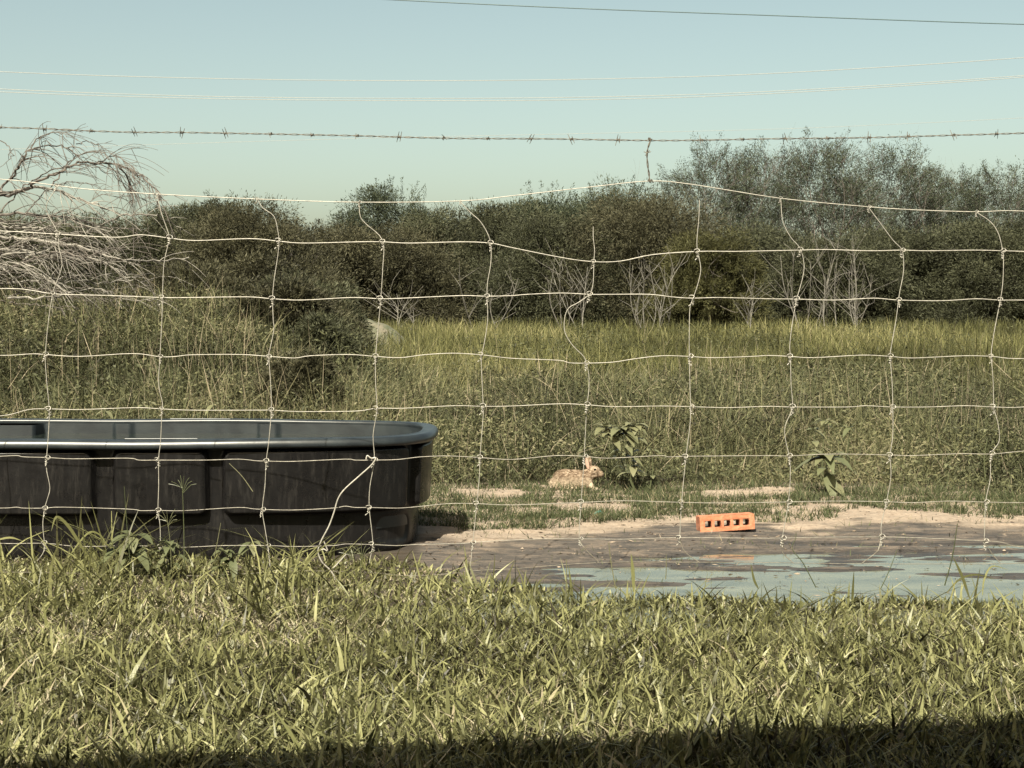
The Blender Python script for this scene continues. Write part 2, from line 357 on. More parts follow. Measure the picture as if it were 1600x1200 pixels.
leaves(mb,B,d,(.03+.035*rng.random(n))*(Y/11)**.7,(.008+.016*rng.random(n))*(Y/11)**.7,np.clip(.1+.5*rng.random(n)+1.6*(fbm(x*1.2,Y*1.2,86)-.5),0,.9)*(1-.6*sst(230,330,pxof(x,Y))*(1-sst(520,590,pxof(x,Y)))*sst(9.2,10.5,Y)))
tag(mb.build('tall_grass', M_weed), 'tall rank grass and leafy weeds on the rise behind the black tank', 'grass', kind='stuff')

# rank leafy patches between the weeds and the open meadow
mb=MB()
x,Y=scatter(150000,11.5,42,1.5,1.6); k=(fbm(x*.8+3,Y*.45,191,3)>.52)&(berm(x,Y)<.4); x=x[k];Y=Y[k]; n=len(x)
Hp=.16+.42*sst(.52,.72,fbm(x*.8+3,Y*.45,191,3))*(.6+.8*fbm(x*4,Y*4,192)); B=base3(x,Y); B[:,2]+=Hp*rng.random(n)**.6; d=sph(n); d[:,2]=d[:,2]*.6+.3
leaves(mb,B,d,(.025+.04*rng.random(n))*(Y/14)**.25,(.006+.010*rng.random(n))*(Y/14)**.25,np.clip(.12+.55*rng.random(n),0,.8))
x,Y=scatter(9000,10,40,1.5,1.5); k=fbm(x*.9,Y*.5,195)>.57; x=x[k];Y=Y[k]; n=len(x)
blades(mb,base3(x,Y),.30+.45*rng.random(n)**1.5,.005*(Y/14)**.6,rng.random(n)*6.283,rng.normal(0,.12,n),rng.random(n)*.5,np.where(rng.random(n)<.5,.35+.4*rng.random(n),1.),5)
tag(mb.build('leafy_patches', M_weed), 'darker leafy patches and tall stalks scattered through the meadow', 'weeds', kind='stuff')

# open meadow
mb=MB()
x,Y=scatter(200000,12.5,85,2.5,1.3); n=len(x); pt=fbm(x*.25,Y*.12,91); keep=(berm(x,Y)<.5); 
dk=fbm(x*.5+9,Y*.3,93)
H=(.20+.42*rng.random(n)**1.3)*(.6+.8*fbm(x*.7,Y*.5,97))*np.where(Y>60,1.1,1)*(.45+.55*sst(12.5,20,Y))*(.7+.6*fbm(x*.9,Y*.6,95))
tn_=np.clip(.12+.7*rng.random(n)+1.0*(pt-.5)+.12*sst(14,26,Y),0,1); tn_=np.where(dk>.58,tn_*.4,tn_)
k=keep; blades(mb,base3(x,Y)[k],H[k],((.008+.012*rng.random(n)**1.5)*(Y/17)**.85)[k],(rng.random(n)*6.283)[k],rng.normal(0,.3,n)[k],(rng.random(n)*.7)[k],tn_[k],3)
tag(mb.build('meadow_grass', M_mead), 'pale yellow green meadow grass reaching to the foot of the bushes', 'grass', kind='stuff')

# pale mound at the far side of the meadow
mb=MB(); th=np.linspace(0,2*np.pi,49)[:-1]; rr=np.linspace(0,1,14); c0=P(578,512,26)
V=[];
for r_ in rr:
    for t in th:
        xx=c0[0]+r_*.95*math.cos(t); yy=26+r_*.8*math.sin(t); V.append((xx,yy,float(gz(xx,yy))-.1+.74*(1-r_**2)**1.1+.10*float(vnoise(xx*5,yy*5,3))*(1-r_)))
f=[]
for i in range(13):
    for j in range(48): f.append([i*48+j,i*48+(j+1)%48,(i+1)*48+(j+1)%48,(i+1)*48+j])
mb.add(V,f); M_mound=solid('mound_soil',(.26,.23,.17),.9,c2=(.12,.135,.08),scale=6,bump=.6)
mound=tag(mb.build('soil_mound',M_mound,smooth=True),kind='structure')

# ------------------------------------------------------------------ bushes and trees
def limb(mb, p0, d0, ln, r0, depth, ends, bend=.25, up=.05, kids=(2,3)):
    n=6; pts=[np.array(p0)]; d=np.array(d0,float); d/=np.linalg.norm(d)
    for k in range(n):
        d=d+rng.normal(0,bend/2,3)+np.array([0,0,up]); d/=np.linalg.norm(d); pts.append(pts[-1]+d*ln/n)
    rad=np.linspace(r0,r0*.55,n+1); mb.tube(pts,rad,5 if depth>1 else 4,.5)
    ends.append((np.array(pts),depth))
    if depth<=0: return
    for q in range(rng.integers(kids[0],kids[1]+1)):
        k=rng.integers(3,n+1); nd=d+rng.normal(0,.55,3); limb(mb,pts[k],nd,ln*rng.uniform(.55,.8),rad[k]*.7,depth-1,ends,bend,up,kids)
def bush(px, hw, top, Y, label, mat=None, dens=1.0, group=None, fluff=1.0, spiky=0, wood=M_bark, cat='bush', name='bush', lift=0.0):
    mat=mat or M_bush
    c=P(px,500,Y); x0=c[0]; z0=float(gz(x0,Y)); ht=P(px,top+10,Y)[2]-z0; rw=hw*1.3/F*Y; rd=min(rw*.8,2.6)
    e=empty(name,(x0,Y,z0)); tag(e,label,cat,group or 'bushes along the far edge of the meadow')
    tb=MB(); ends=[]
    for q in range(5):
        a=rng.random()*6.28; limb(tb,(x0+math.cos(a)*.04,Y+math.sin(a)*.04,z0-.05),(math.cos(a)*.5,math.sin(a)*.5,1.2),ht*.42,.035*ht/3,2,ends,up=.02)
    tb.build('trunk',wood,e)
    lb=MB()
    # uneven lobes inside the outline
    nl=int((20+hw/2.4)*(ht*rw/9)**.35)
    lx=(rng.random(nl)*2-1)*.92; prof=(1-np.abs(lx)**2.6)**.55; lz=(rng.random(nl)**.8)*prof; ly=(rng.random(nl)*2-1)*.8
    ls=(.12+.12*rng.random(nl))*fluff
    per=int(2600*dens)
    for q in range(nl):
        n=per; s=sph(n)*(rng.random(n)**.5*(1+.35*rng.random(n)**3))[:,None]; rr=min(rw,ht)*ls[q]*1.7; R_=np.array([rr*1.35, rr*1.2, rr*.95])
        C=np.array([x0+lx[q]*rw, Y+ly[q]*rd, z0+rr*.3+lz[q]*(ht-rr*1.05)])
        pts=C+s*R_; pts[:,2]=np.maximum(pts[:,2],z0+.15*rng.random(n))
        wob=fbm(pts[:,0]*2.2+q,pts[:,2]*2.2+pts[:,1],101+q,3); k=wob>.37; pts=pts[k]; n=len(pts)
        d=s[k]+rng.normal(0,.45,(n,3))+np.array([0,0,-.05])
        leaves(lb,pts,d,(.07+.11*rng.random(n))*(Y/60)**.6,(.015+.022*rng.random(n))*(Y/60)**.6,np.clip(.1+.55*rng.random(n)+.45*(hashn(np.array(q),np.array(int(px)),5)-.5)+.5*(wob[k]-.5),0,1))
    # spiky shoots over the top
    for q in range(int(60+hw)):
        a=rng.random()*2-1; pr=(1-abs(a)**2.6)**.5; C=np.array([x0+a*rw,Y-rd*(.55+.35*rng.random()),z0+ht*(.12+.78*rng.random())*pr]); d=np.array([a*.5+rng.normal(0,.4),-.5,.5+rng.normal(0,.4)]); d/=np.linalg.norm(d)
        m_=60; t=rng.random(m_); pp=C+d*(t*ht*.13)[:,None]+np.array([0,0,-.05*ht])*(t**2)[:,None]+rng.normal(0,1,(m_,3))*((.11*(1-.6*t))*ht/5)[:,None]
        leaves(lb,pp,sph(m_)*.6+d,(.08+.07*rng.random(m_))*(Y/60)**.6,np.full(m_,.02*(Y/60)**.6),np.clip(.25+.5*rng.random(m_)+.3*(rng.random()-.5),0,1))
    ns=int(24+spiky*22)
    for q in range(ns):
        lxq=rng.random()*2-1; bx=x0+lxq*rw*.85; bz=z0+ht*(.72)*math.sqrt(max(.1,1-lxq**2*.85)); L_=ht*(.08+.16*rng.random())*(1+.7*spiky)
        dv=np.array([lxq*.5+rng.normal(0,.25),rng.normal(0,.2),1.0]); dv/=np.linalg.norm(dv)
        m_=110; t=rng.random(m_)**1.3; pp=np.array([bx,Y+rng.normal(0,rd*.3),bz])+dv*(t*L_)[:,None]; pp+=rng.normal(0,1,(m_,3))*((.10-.04*spiky)*(1-.7*t))[:,None]
        leaves(lb,pp,sph(m_)*.8+dv,np.full(m_,.10*(Y/60)**.6),np.full(m_,.024*(Y/60)**.6),np.clip(.2+.5*rng.random(m_),0,1))
    lb.build('crown',mat,e); return e
def airy_tree(px, base, top, hw, Y, label, mat=M_tree, dens=1.0):
    c=P(px,500,Y); x0=c[0]; z0=float(gz(x0,Y)); ht=P(px,top,Y)[2]-z0; rw=hw*1.1/F*Y
    e=empty('mesquite_tree',(x0,Y,z0)); tag(e,label,'tree','trees rising behind the bushes')
    tb=MB(); ends=[]
    for q in range(4):
        a=q*1.57+rng.random(); sx=math.cos(a)*.55*rw/ht*2; limb(tb,(x0+math.cos(a)*.2,Y+math.sin(a)*.2,z0-.05),(sx*.8,math.sin(a)*.4,1.1),ht*.46,.07*ht/8,4,ends,.34,.08,(2,3))
    lb=MB(); 
    for pts,dp in ends:
        if dp>1: continue
        m_=int((40 if dp==0 else 22)*dens); t=rng.random(m_)*(len(pts)-1.001); i=t.astype(int); f_=(t-i)[:,None]
        pp=pts[i]*(1-f_)+pts[i+1]*f_ + rng.normal(0,.16,(m_,3))*(ht/8)
        k=(abs(pp[:,0]-x0)<rw*1.15)&(pp[:,2]<z0+ht*(1.0-.35*((pp[:,0]-x0)/rw)**2)); pp=pp[k]; m_=len(pp)
        if m_==0: continue
        leaves(lb,pp,sph(m_)+np.array([0,0,.5]),.10+.10*rng.random(m_),.020+.022*rng.random(m_),np.clip(.15+.7*rng.random(m_),0,1))
    wb=MB()
    for q in range(int(290*dens)):
        a=rng.random()*2-1; pr=(1-abs(a)**2.4)**.5; hz=.34+.52*rng.random()**.7*pr; C=np.array([x0+a*rw*1.05,Y+rng.normal(0,1.1),z0+ht*hz])
        d=np.array([a*.9+rng.normal(0,.45),rng.normal(0,.4),.75+rng.normal(0,.3)]); d/=np.linalg.norm(d); L_=ht*(.07+.10*rng.random()); cur=[C]
        for t_ in range(6): d=d+rng.normal(0,.16,3)+np.array([0,0,.03]); d/=np.linalg.norm(d); cur.append(cur[-1]+d*L_/6)
        cur=np.array(cur); wb.tube(cur,np.linspace(.015,.004,7),3)
        if rng.random()<.4: wb.tube([cur[2],cur[2]+(cur[3]-cur[2])*1.5+rng.normal(0,.16,3),cur[2]+(cur[4]-cur[2])+rng.normal(0,.3,3)],[.010,.007,.004],3)
        m_=int(88*(.4+1.1*rng.random())); t=rng.random(m_)**.8*5.999; i=t.astype(int); f_=(t-i)[:,None]; pp=cur[i]*(1-f_)+cur[i+1]*f_+rng.normal(0,1,(m_,3))*((.17-.018*t)*ht/8)[:,None]
        leaves(lb,pp,sph(m_)*.8+d,.07+.09*rng.random(m_),.014+.018*rng.random(m_),np.clip(.05+.65*rng.random(m_)+.25*(rng.random()-.5),0,1))
    tb.build('trunk',M_bark,e); cr=lb.build('crown',mat,e); wb.build('twigs',M_twig,cr); return e
TR='airy grey green tree with sky showing through, '
airy_tree(1105,490,208,62,76,TR+'at the left end of the tall group')
airy_tree(1190,490,212,58,78,TR+'second from the left in the tall group')
airy_tree(1285,490,198,66,74,'tallest airy grey green tree with sky showing through its crown')
airy_tree(1385,490,210,64,77,'airy grey green tree sloping down on the right of the tallest one')
airy_tree(1475,490,252,50,80,'lower airy tree between the tall group and the right edge')
airy_tree(1560,490,240,62,76,TR+'standing at the right edge of the photo')
airy_tree(1660,490,250,60,78,TR+'just beyond the right edge of the photo')
B=[(-60,90,322,62,'low dark bush at far left beyond the brush pile',None,0),
(60,80,325,62,'low bush seen through the arching dead branches',None,.4),
(165,70,322,60,'low bush under the tip of the arching dead branches',None,.4),
(255,60,318,55,'small bush just right of the dead branch tips',None,.3),
(338,46,284,58,'dark upright bush poking up left of the second fence stay top',M_bush,.3),
(405,95,305,44,'broad brownish mounded bush behind the second and third fence stays',M_brown,.1),
(500,70,325,50,'low brownish bush with ragged top left of the spiky bush',M_brown,.2),
(615,75,283,58,'spiky feathery bush fanning upward left of centre',M_tree,1.0),
(600,90,330,50,'brownish low bush in front of the spiky feathery bush',M_brown,.2),
(700,75,318,54,'dark bush between the spiky bush and the centre',None,.3),
(800,75,305,52,'dark green bush left of the central dome',None,.2),
(850,62,284,60,'feathery shoots of a bush rising behind the central hedge',M_tree,.9),
(965,75,276,62,'feathery bush top poking out above the central dome',M_tree,.8),
(880,80,318,50,'dense dark bush under the left slope of the central dome',None,.1),
(1010,105,290,50,'largest domed brown green bush in the centre of the hedge',M_brown,.1),
(1105,62,345,47,'yellowish green bush in front of the right slope of the dome',M_yell,0),
(1080,80,375,52,'dark bush filling below the yellowish one',None,0),
(1185,70,335,52,'green bush at the foot of the leftmost tall trees',None,.1),
(1290,70,360,50,'bush behind the pale dead stems on the right',None,.1),
(1380,75,340,51,'rounded olive bush right of the pale dead stems',None,.1),
(1475,80,338,52,'rounded olive bush in front of the lower tree',None,.1),
(1570,80,332,50,'rounded olive bush at the right edge under the trees',None,.1),
(1680,80,335,51,'olive bush just past the right edge',None,.1)]
B+=[(300,80,400,21,'tangled dark shrub between the dead branches and the meadow, leftmost',M_brown,.2),
(395,75,385,22,'tallest tangled dark shrub behind the second and third stays',M_brown,.3),
(470,70,415,20,'tangled dark shrub touching the left end of the meadow',M_bush,.3),
(500,45,440,19,'lowest tangled dark shrub beside the pale soil mound',M_brown,.2)]
B+=[
(440,66,432,13.6,'largest of the dark shrubs on the grassy rise, crossed by the third fence stay',M_brown,.2),
(508,38,486,12.6,'low dark shrub on the rise left of the fourth fence stay',M_bush,.2),
(475,52,548,10.6,'lowest dark shrub, above the far rim of the tank',M_brown,.1)]
for (px,hw,top,Y,lab,mt,sp) in B:
    bush(px,hw,top,Y,lab,mt,1.0,spiky=sp)

# pale dead stems at the hedge foot
def dead_shrub(px, base, hw, top, Y, n, label):
    c=P(px,base,Y); z0=float(gz(c[0],Y)); e=MB()
    for q in range(n):
        a=(rng.random()*2-1); x1=P(px+a*hw,0,Y)[0]; h=(P(px,top,Y)[2]-z0)*(.55+.45*rng.random())
        p0=np.array([c[0]+a*hw/F*Y*.9+rng.normal(0,.1),Y+rng.normal(0,.5),z0]); p3=np.array([x1+rng.normal(0,.3),Y+rng.normal(0,.3),z0+h])
        pm=(p0+p3)/2+rng.normal(0,.12,3); pts=catmull([p0,pm,p3],5); e.tube(pts,np.linspace(.014,.005,len(pts)),4)
        for r_ in range(7):
            k=rng.integers(3,len(pts)-1); q0=pts[k]; q1=q0+np.array([rng.normal(0,.35),rng.normal(0,.2),.3+.5*rng.random()]); e.tube([q0,(q0+q1)/2+rng.normal(0,.04,3),q1],[.007,.005,.003],4)
    tag(e.build('dead_shrub',M_deads,loc=(c[0],Y,z0)),label,'dead shrub','bare pale shrubs at the foot of the hedge')
dead_shrub(1020,490,26,395,42,7,'bare pale shrub with broken leaning stems right of the curled fence stay')
dead_shrub(905,490,20,400,42,6,'narrow bare pale shrub behind the curled fence stay')
dead_shrub(1298,475,48,365,43,14,'widest bare pale shrub, fan of thin stems at right')
dead_shrub(765,480,18,425,42,3,'small bare shrub behind the fifth fence stay')
dead_shrub(640,485,22,455,40,3,'lowest bare shrub beside the pale soil mound')
dead_shrub(1180,470,24,430,43,3,'thin bare shrub between the two largest bare shrubs')

# ------------------------------------------------------------------ heap of cut dead branches, left
YB=13.6
def branch_obj(paths, label, group='cut dead branches heaped at left', thick=True, twigs=8, dy=0, mat=M_dead):
    mbb=MB(); first=P(*paths[0][0][0],YB+dy)
    for pts2,r in paths:
        y0=YB+dy+rng.normal(0,.05); pts=catmull([(*P(a,b,y0+.25*math.sin(k*1.3+dy*5)),) for k,(a,b) in enumerate(pts2)],6)
        jit=rng.normal(0,.008,pts.shape); pts=pts+jit
        mbb.tube(pts,np.linspace(r,r*.28,len(pts)),5)
        for q in range(twigs):
            k=rng.integers(len(pts)//4,len(pts)-1); d=pts[min(k+1,len(pts)-1)]-pts[k]; d/=np.linalg.norm(d)+1e-9
            ln=.12+.42*rng.random(); d2=d+rng.normal(0,.38,3)+np.array([0,0,.15]); d2/=np.linalg.norm(d2)
            cur=[pts[k]]; 
            for s in range(7): d2=d2+np.array([.05,0,-.14])+rng.normal(0,.07,3); d2/=np.linalg.norm(d2); cur.append(cur[-1]+d2*ln/7)
            mbb.tube(cur,np.linspace(min(r*.35,.0045),.0016,8),4)
            if rng.random()<.5:
                c2=[cur[3]]; d3=d2+rng.normal(0,.6,3); d3/=np.linalg.norm(d3)
                for s in range(4): c2.append(c2[-1]+d3*ln/9+np.array([0,0,-.008]))
                mbb.tube(c2,np.linspace(.003,.0013,5),4)
    tag(mbb.build('dead_branch',mat,loc=first),label,'dead branch',group)
branch_obj([([(-60,345),(-20,310),(10,285),(30,258),(47,234),(75,227),(100,230),(122,243)],.013),([(47,234),(60,215),(90,206),(105,213)],.007),([(0,300),(20,272),(35,247),(38,243)],.007)],'thin branch whose forked tip arches highest, at the upper left',twigs=14,mat=M_deadtwig)
branch_obj([([(-80,330),(-20,308),(20,302),(60,285),(100,265),(130,255),(185,259),(222,275),(244,298),(249,322)],.016),([(185,259),(200,280),(206,316)],.008),([(150,256),(180,243),(205,262),(215,290)],.006)],'long pale branch arching right to a drooping tip above the hedge',twigs=26,mat=M_deadtwig)
branch_obj([([(-60,302),(10,301),(60,293),(100,302),(150,320),(195,338)],.015)],'thick pale branch curving down below the highest arch',twigs=18)
branch_obj([([(80,290),(112,248),(150,236),(172,250),(188,275)],.007),([(118,226),(140,222),(165,240),(185,262)],.005)],'fine dark twig looping over the long arching branch',twigs=10,mat=M_deadtwig)
branch_obj([([(0,330),(30,300),(60,276),(100,260),(150,262),(200,290),(232,320)],.007)],'slim twig bowing just under the long arching branch',twigs=12,mat=M_deadtwig)
branch_obj([([(40,335),(70,300),(100,286),(140,287),(172,303)],.006)],'short bowed twig in the middle of the arching twigs',twigs=8,mat=M_deadtwig)
branch_obj([([(-40,250),(0,222),(17,235),(15,250),(-10,268)],.006)],'dark hooked twig at the left edge of the photo',twigs=4,mat=M_deadtwig)
branch_obj([([(60,400),(110,370),(150,355),(190,338),(235,336),(270,348),(306,372)],.011)],'slender branch reaching farthest right just above the second fence wire',twigs=12)
branch_obj([([(-60,368),(0,371),(60,376),(120,385),(180,404),(240,408),(296,403)],.020)],'thickest pale branch lying level along the second fence wire',twigs=16)
branch_obj([([(-40,450),(20,440),(60,410),(120,398),(180,420),(240,452)],.012)],'pale branch humped in the lower middle of the heap',twigs=16)
LB='one of the tangled pale branches inside the dead branch heap'
for q in range(44):
    a0=-160+rng.random()*190; b0=345+rng.random()*120; L_=120+rng.random()*165; sl=rng.normal(.02,.16)
    pts=[]
    for k in range(6):
        t=k/5; pts.append((a0+L_*t, b0+sl*L_*t + (-26*math.sin(3.14*t)*rng.random()) + rng.normal(0,5)+10*t))
    pts=[(a,min(b,485)) for a,b in pts]
    branch_obj([(pts,.004+.011*rng.random()**2)],LB,'tangled pale branches in the heap',twigs=9,dy=rng.normal(0,.45),mat=M_dead if q%3 else M_deadtwig)

# ------------------------------------------------------------------ woven wire fence
YF=5.7
def W(px,py,dy=0): return P(px,py,YF+dy)
rows=[
[(0,280),(130,295),(240,303),(400,311),(560,316),(720,314),(800,306),(925,292),(1014,283),(1080,288),(1220,310),(1355,323),(1430,328),(1525,331),(1600,330)],
[(0,361),(90,366),(180,371),(220,367),(264,372),(306,376),(390,373),(436,377),(475,380),(560,378),(598,378),(640,380),(720,378),(766,380),(800,387),(880,403),(928,409),(970,408),(1020,398),(1090,393),(1150,393),(1200,392),(1250,391),(1290,390),(1360,392),(1408,391),(1450,392),(1520,391),(1567,392),(1600,393)],
[(0,451),(37,452),(82,459),(132,461),(175,462),(254,465),(300,465),(387,464),(426,467),(472,469),(550,465),(595,467),(632,466),(720,462),(760,463),(800,462),(825,460),(880,458),(920,460),(960,460),(1015,460),(1050,464),(1082,466),(1125,465),(1200,467),(1245,467.5),(1305,469),(1365,466),(1404,469),(1472,470),(1525,467),(1562,469),(1600,469)],
[(0,555.5),(50,553),(70,554),(125,557),(207,552.5),(250,557.5),(275,557),(300,554.5),(375,554),(421,557),(460,559.5),(485,556),(544,554),(587,557),(625,559),(662,554.5),(707,552),(752,554.5),(800,560),(872,563),(890,567),(916,567.5),(957,566),(990,561),(1034,556),(1077,557),(1112,559),(1175,557),(1200,555.5),(1235,557),(1270,559),(1347,555),(1391,557),(1427,559.5),(1505,556),(1550,557),(1590,560.5)],
[(0,650),(45,640),(77,639),(125,640),(212,637),(252,639),(300,641),(400,641),(424,641),(462,643),(525,643),(562,642),(589,638),(630,638),(710,634),(754,635),(800,634.5),(875,631),(916,632.5),(960,635.5),(1032,634.5),(1079,635.5),(1137,637),(1200,635),(1237,636),(1325,636),(1352,634),(1395,636),(1450,636),(1510,634),(1552,636),(1600,636)],
[(0,713),(27,712),(37,714),(74,715),(115,717),(200,716),(217,719),(247,719),(322,719),(372,717.5),(400,720),(415,720.5),(460,721),(540,717.5),(555,719),(585,719),(622,718),(657,714),(700,712.5),(750,715),(800,718),(867,712),(912,713),(950,716),(1030,712),(1045,714),(1075,713),(1200,712),(1232,712.5),(1300,709.5),(1391,711),(1425,712),(1500,709),(1549,709.5),(1600,705)],
[(0,794),(25,792.5),(37,794),(71,794),(97,792.5),(200,795.5),(220,798),(247,797.5),(287,798),(372,793),(400,795.5),(457,797),(520,794),(539,791),(555,793),(577,793),(620,794),(650,792),(700,787),(745,787),(800,789),(910,785),(975,782.5),(1065,785),(1125,786),(1200,785),(1300,783),(1385,784),(1425,785.5),(1482,783),(1539,784.5),(1600,785.5)],
[(0,849),(70,849),(125,854),(200,852.5),(250,854),(292,855),(350,852.5),(419,852.5),(460,854),(520,852.5),(541,850),(582,851),(620,852.5),(650,851),(725,849),(745,847),(800,844),(850,842),(910,842),(975,842.5),(1061,840),(1200,841),(1275,839.5),(1380,839),(1450,841),(1525,844.5),(1565,847.5),(1600,855)],
[(0,894),(95,895),(225,900),(325,899),(400,895.5),(425,892),(520,892.5),(580,894.5),(625,899),(665,899),(712,895.5),(750,891),(800,889),(935,879),(1090,878.5),(1200,879),(1350,881),(1560,881),(1600,880)]]
cols=[
[(88,294),(72,325),(90,363),(92,386),(97,415),(85,450),(82,461),(76,500),(71,555),(73,595),(77,639),(76,675),(73,715),(73,735),(78,762),(74,780),(70,794),(67,820),(70,852),(67,865),(55,880)],
[(245,303),(253,335),(265,371),(262,385),(256,415),(254,465),(253,500),(250,557),(248,600),(254,630),(253,642),(251,690),(248,716),(248,760),(247,797),(250,820),(251,855),(248,885)],
[(402,311),(411,325),(428,338),(434,360),(436,377),(434,400),(428,440),(426,467),(427,500),(428,515),(422,545),(420,557),(423,600),(424,641),(420,690),(416,720),(414,760),(410,796),(414,825),(419,855),(422,885)],
[(561,316),(563,338),(572,350),(598,376),(598,420),(595,467),(592,500),(587,557),(587,600),(589,640),(583,680),(585,719),(578,760),(577,793),(581,830),(583,851),(577,880)],
[(719,315),(735,332),(752,348),(766,376),(767,410),(762,440),(761,463),(762,500),(756,540),(752,556),(753,590),(755,635),(755,650),(751,700),(750,716),(749,745),(745,787),(739,847),(732,912)],
[(927,354),(927,372),(929,390),(928,409),(927,440),(924,455),(920,461),(905,472),(888,482),(882,500),(883,520),(895,540),(912,557),(916,568),(920,585),(920,610),(917,632),(916,650),(914,690),(913,713),(911,742),(908,785),(905,840),(912,855),(935,878)],
[(1093,312),(1092,340),(1089,375),(1090,393),(1095,420),(1090,445),(1083,466),(1078,482),(1077,520),(1077,557),(1078,600),(1079,636),(1078,665),(1072,713),(1065,785),(1062,842),(1070,862),(1092,878)],
[(1220,311),(1223,345),(1235,370),(1250,388),(1256,410),(1255,430),(1247,460),(1245,467),(1238,505),(1234,540),(1235,557),(1236,600),(1238,636),(1227,665),(1227,685),(1233,713),(1235,740),(1232,783),(1222,842),(1222,862),(1240,880)],
[(1357,324),(1375,348),(1395,375),(1409,390),(1412,410),(1411,430),(1406,455),(1404,469),(1400,500),(1393,540),(1391,557),(1394,600),(1395,636),(1395,680),(1391,711),(1392,745),(1385,784),(1377,820),(1377,840),(1372,860),(1347,880)],
[(1525,331),(1548,347),(1560,365),(1566,388),(1568,400),(1567,440),(1563,469),(1555,510),(1550,540),(1549,557),(1552,600),(1553,636),(1560,665),(1561,690),(1549,710),(1547,750),(1540,785),(1538,845),(1550,865),(1563,880)]]
PER=1647
fence=empty('woven_wire_fence',(0,YF,0)); tag(fence,'sagging woven wire fence of pale rectangular mesh across the whole view','fence')
def rowy(r,x):
    a=np.array(r); return float(np.interp(x,a[:,0],a[:,1]))
for ri,r in enumerate(rows):
    r=list(r); dy_=r[-1][1]-r[0][1]
    full=[(a-PER,b-dy_) for a,b in r if a<1590]+r+[(a+PER,b+dy_) for a,b in r if a>20]
    pts=catmull([W(a,b,.006*math.sin(a*.02+ri)) for a,b in full],4)
    m_=MB(); m_.tube(pts,(.0017,.0018,.0017,.0015,.0014,.0014,.0013,.0012,.0011)[ri],5); m_.build('horizontal_wire',M_wire if ri<5 else (M_midwire if ri<8 else M_darkwire),fence,smooth=True)
for ci,c_ in enumerate(cols):
    m_=MB(); m_.tube(catmull([W(a,b,-.006) for a,b in c_ if b<861],4),.00145,5); m_.build('stay_wire',M_wire,fence,smooth=True)
    lo=[q_ for q_ in c_ if q_[1]>838]
    if len(lo)>1: m_=MB(); m_.tube(catmull([W(a,b,-.006) for a,b in lo],4),.0015,5); m_.build('stay_wire',M_darkwire if ci>4 else M_wire,fence,smooth=True)
for sh in (-PER,PER):
    for ci in ((6,7,8,9) if sh<0 else (0,1,2,3)):
        m_=MB(); m_.tube(catmull([W(a+sh,b,-.006) for a,b in cols[ci]],3),.0016,5); m_.build('stay_wire',M_wire,fence,smooth=True)
# hinge knots
km=MB(); t=np.linspace(0,2*np.pi*2.6,30); km.tube(np.stack([.0046*np.cos(t),.0046*np.sin(t),-.003-.022*t/t[-1]],-1),.0016,5)
t=np.linspace(-.6,5.4,18); km.tube(np.stack([.010*np.cos(t),-.008+.004*np.sin(t*2),.003+.007*np.sin(t)],-1),.0015,5)
km.tube([(-.004,-.008,-.024),(-.008,-.012,-.029)],.0016,5)
kn0=None; nk=0
for ci,c_ in enumerate(cols):
    for ri in range(0,8):
        a=np.array(c_); best=None
        if ri==0 and ci in (5,6): continue
        ys=np.linspace(a[0,1],a[-1,1],500); o_=np.argsort(a[:,1]); xs=np.interp(ys,a[o_,1],a[o_,0])
        d=[abs(rowy(rows[ri],x_)-y_) for x_,y_ in zip(xs,ys)]; k=int(np.argmin(d))
        if d[k]>4: continue
        p=W(xs[k],rowy(rows[ri],xs[k]),-.002)
        if kn0 is None: kn0=km.build('knot',M_wire,smooth=True); o_=kn0
        else: o_=kn0.copy(); COL.objects.link(o_)
        o_.parent=fence; o_.location=Vector(p)-fence.location; o_.rotation_euler=(rng.normal(0,.1),rng.normal(0,.12),rng.normal(0,.5)); s_=(.7 if ri==0 else 1)*(1+rng.normal(0,.08)); o_.scale=(s_,)*3
        nk+=1
# loose repair wire hooked on the fence
m_=MB(); m_.tube(catmull([W(a,b,-.02) for a,b in [(572,718),(574,712),(580,716),(587,716),(580,727),(560,745),(538,765),(528,780),(522,800),(514,822),(502,845),(497,862),(503,878),(515,890),(523,903),(519,915),(518,924)]],5),.0027,6)
m_.tube(catmull([W(a,b,-.024) for a,b in [(500,860),(506,858),(512,861),(507,848),(506,846)]],4),.0026,5)
m_.tube([W(520,889,-.024),W(541,866,-.03)],.0026,5)
tag(m_.build('loose_wire',M_wire,smooth=True,loc=W(585,720)),'thick loose wire twisted onto the fence and trailing down before the tank','wire')
# barbed strand
bw=empty('barbed_wire',W(800,216)); tag(bw,'twisted rusty barbed wire strand strung above the woven fence','barbed wire')
bp_=[(-1400,150),(-700,180),(0,199),(100,203),(200,206.5),(285,207),(400,209),(550,212),(700,216),(860,217),(1010,219.5),(1100,219),(1200,217),(1360,215),(1500,211),(1600,208),(2300,185),(3000,160)]
ctr=catmull([W(a,b) for a,b in bp_],60); L_=np.concatenate([[0],np.cumsum(np.linalg.norm(np.diff(ctr,axis=0),axis=1))])
ss=np.arange(0,L_[-1],.006); cc=np.stack([np.interp(ss,L_,ctr[:,k]) for k in range(3)],-1)
m_=MB()
for ph in (0,np.pi):
    th=ss/.045*np.pi*1.0+ph; m_.tube(cc+np.stack([0*th,.0021*np.cos(th),.0021*np.sin(th)],-1),.0012,4,)
m_.build('strand',M_rust,bw,smooth=True)
bmb=MB(); t=np.linspace(0,2*np.pi*2,18); bmb.tube(np.stack([.010*t/t[-1]-.005,.0042*np.cos(t),.0042*np.sin(t)],-1),.0015,4)
bmb.tube([(-.006,0,-.022),(-.005,.003,0),(-.004,0,.020)],[.0008,.0016,.0008],4); bmb.tube([(.006,-.012,-.012),(.005,0,0),(.004,.01,.018)],[.0008,.0016,.0008],4)
b0=None
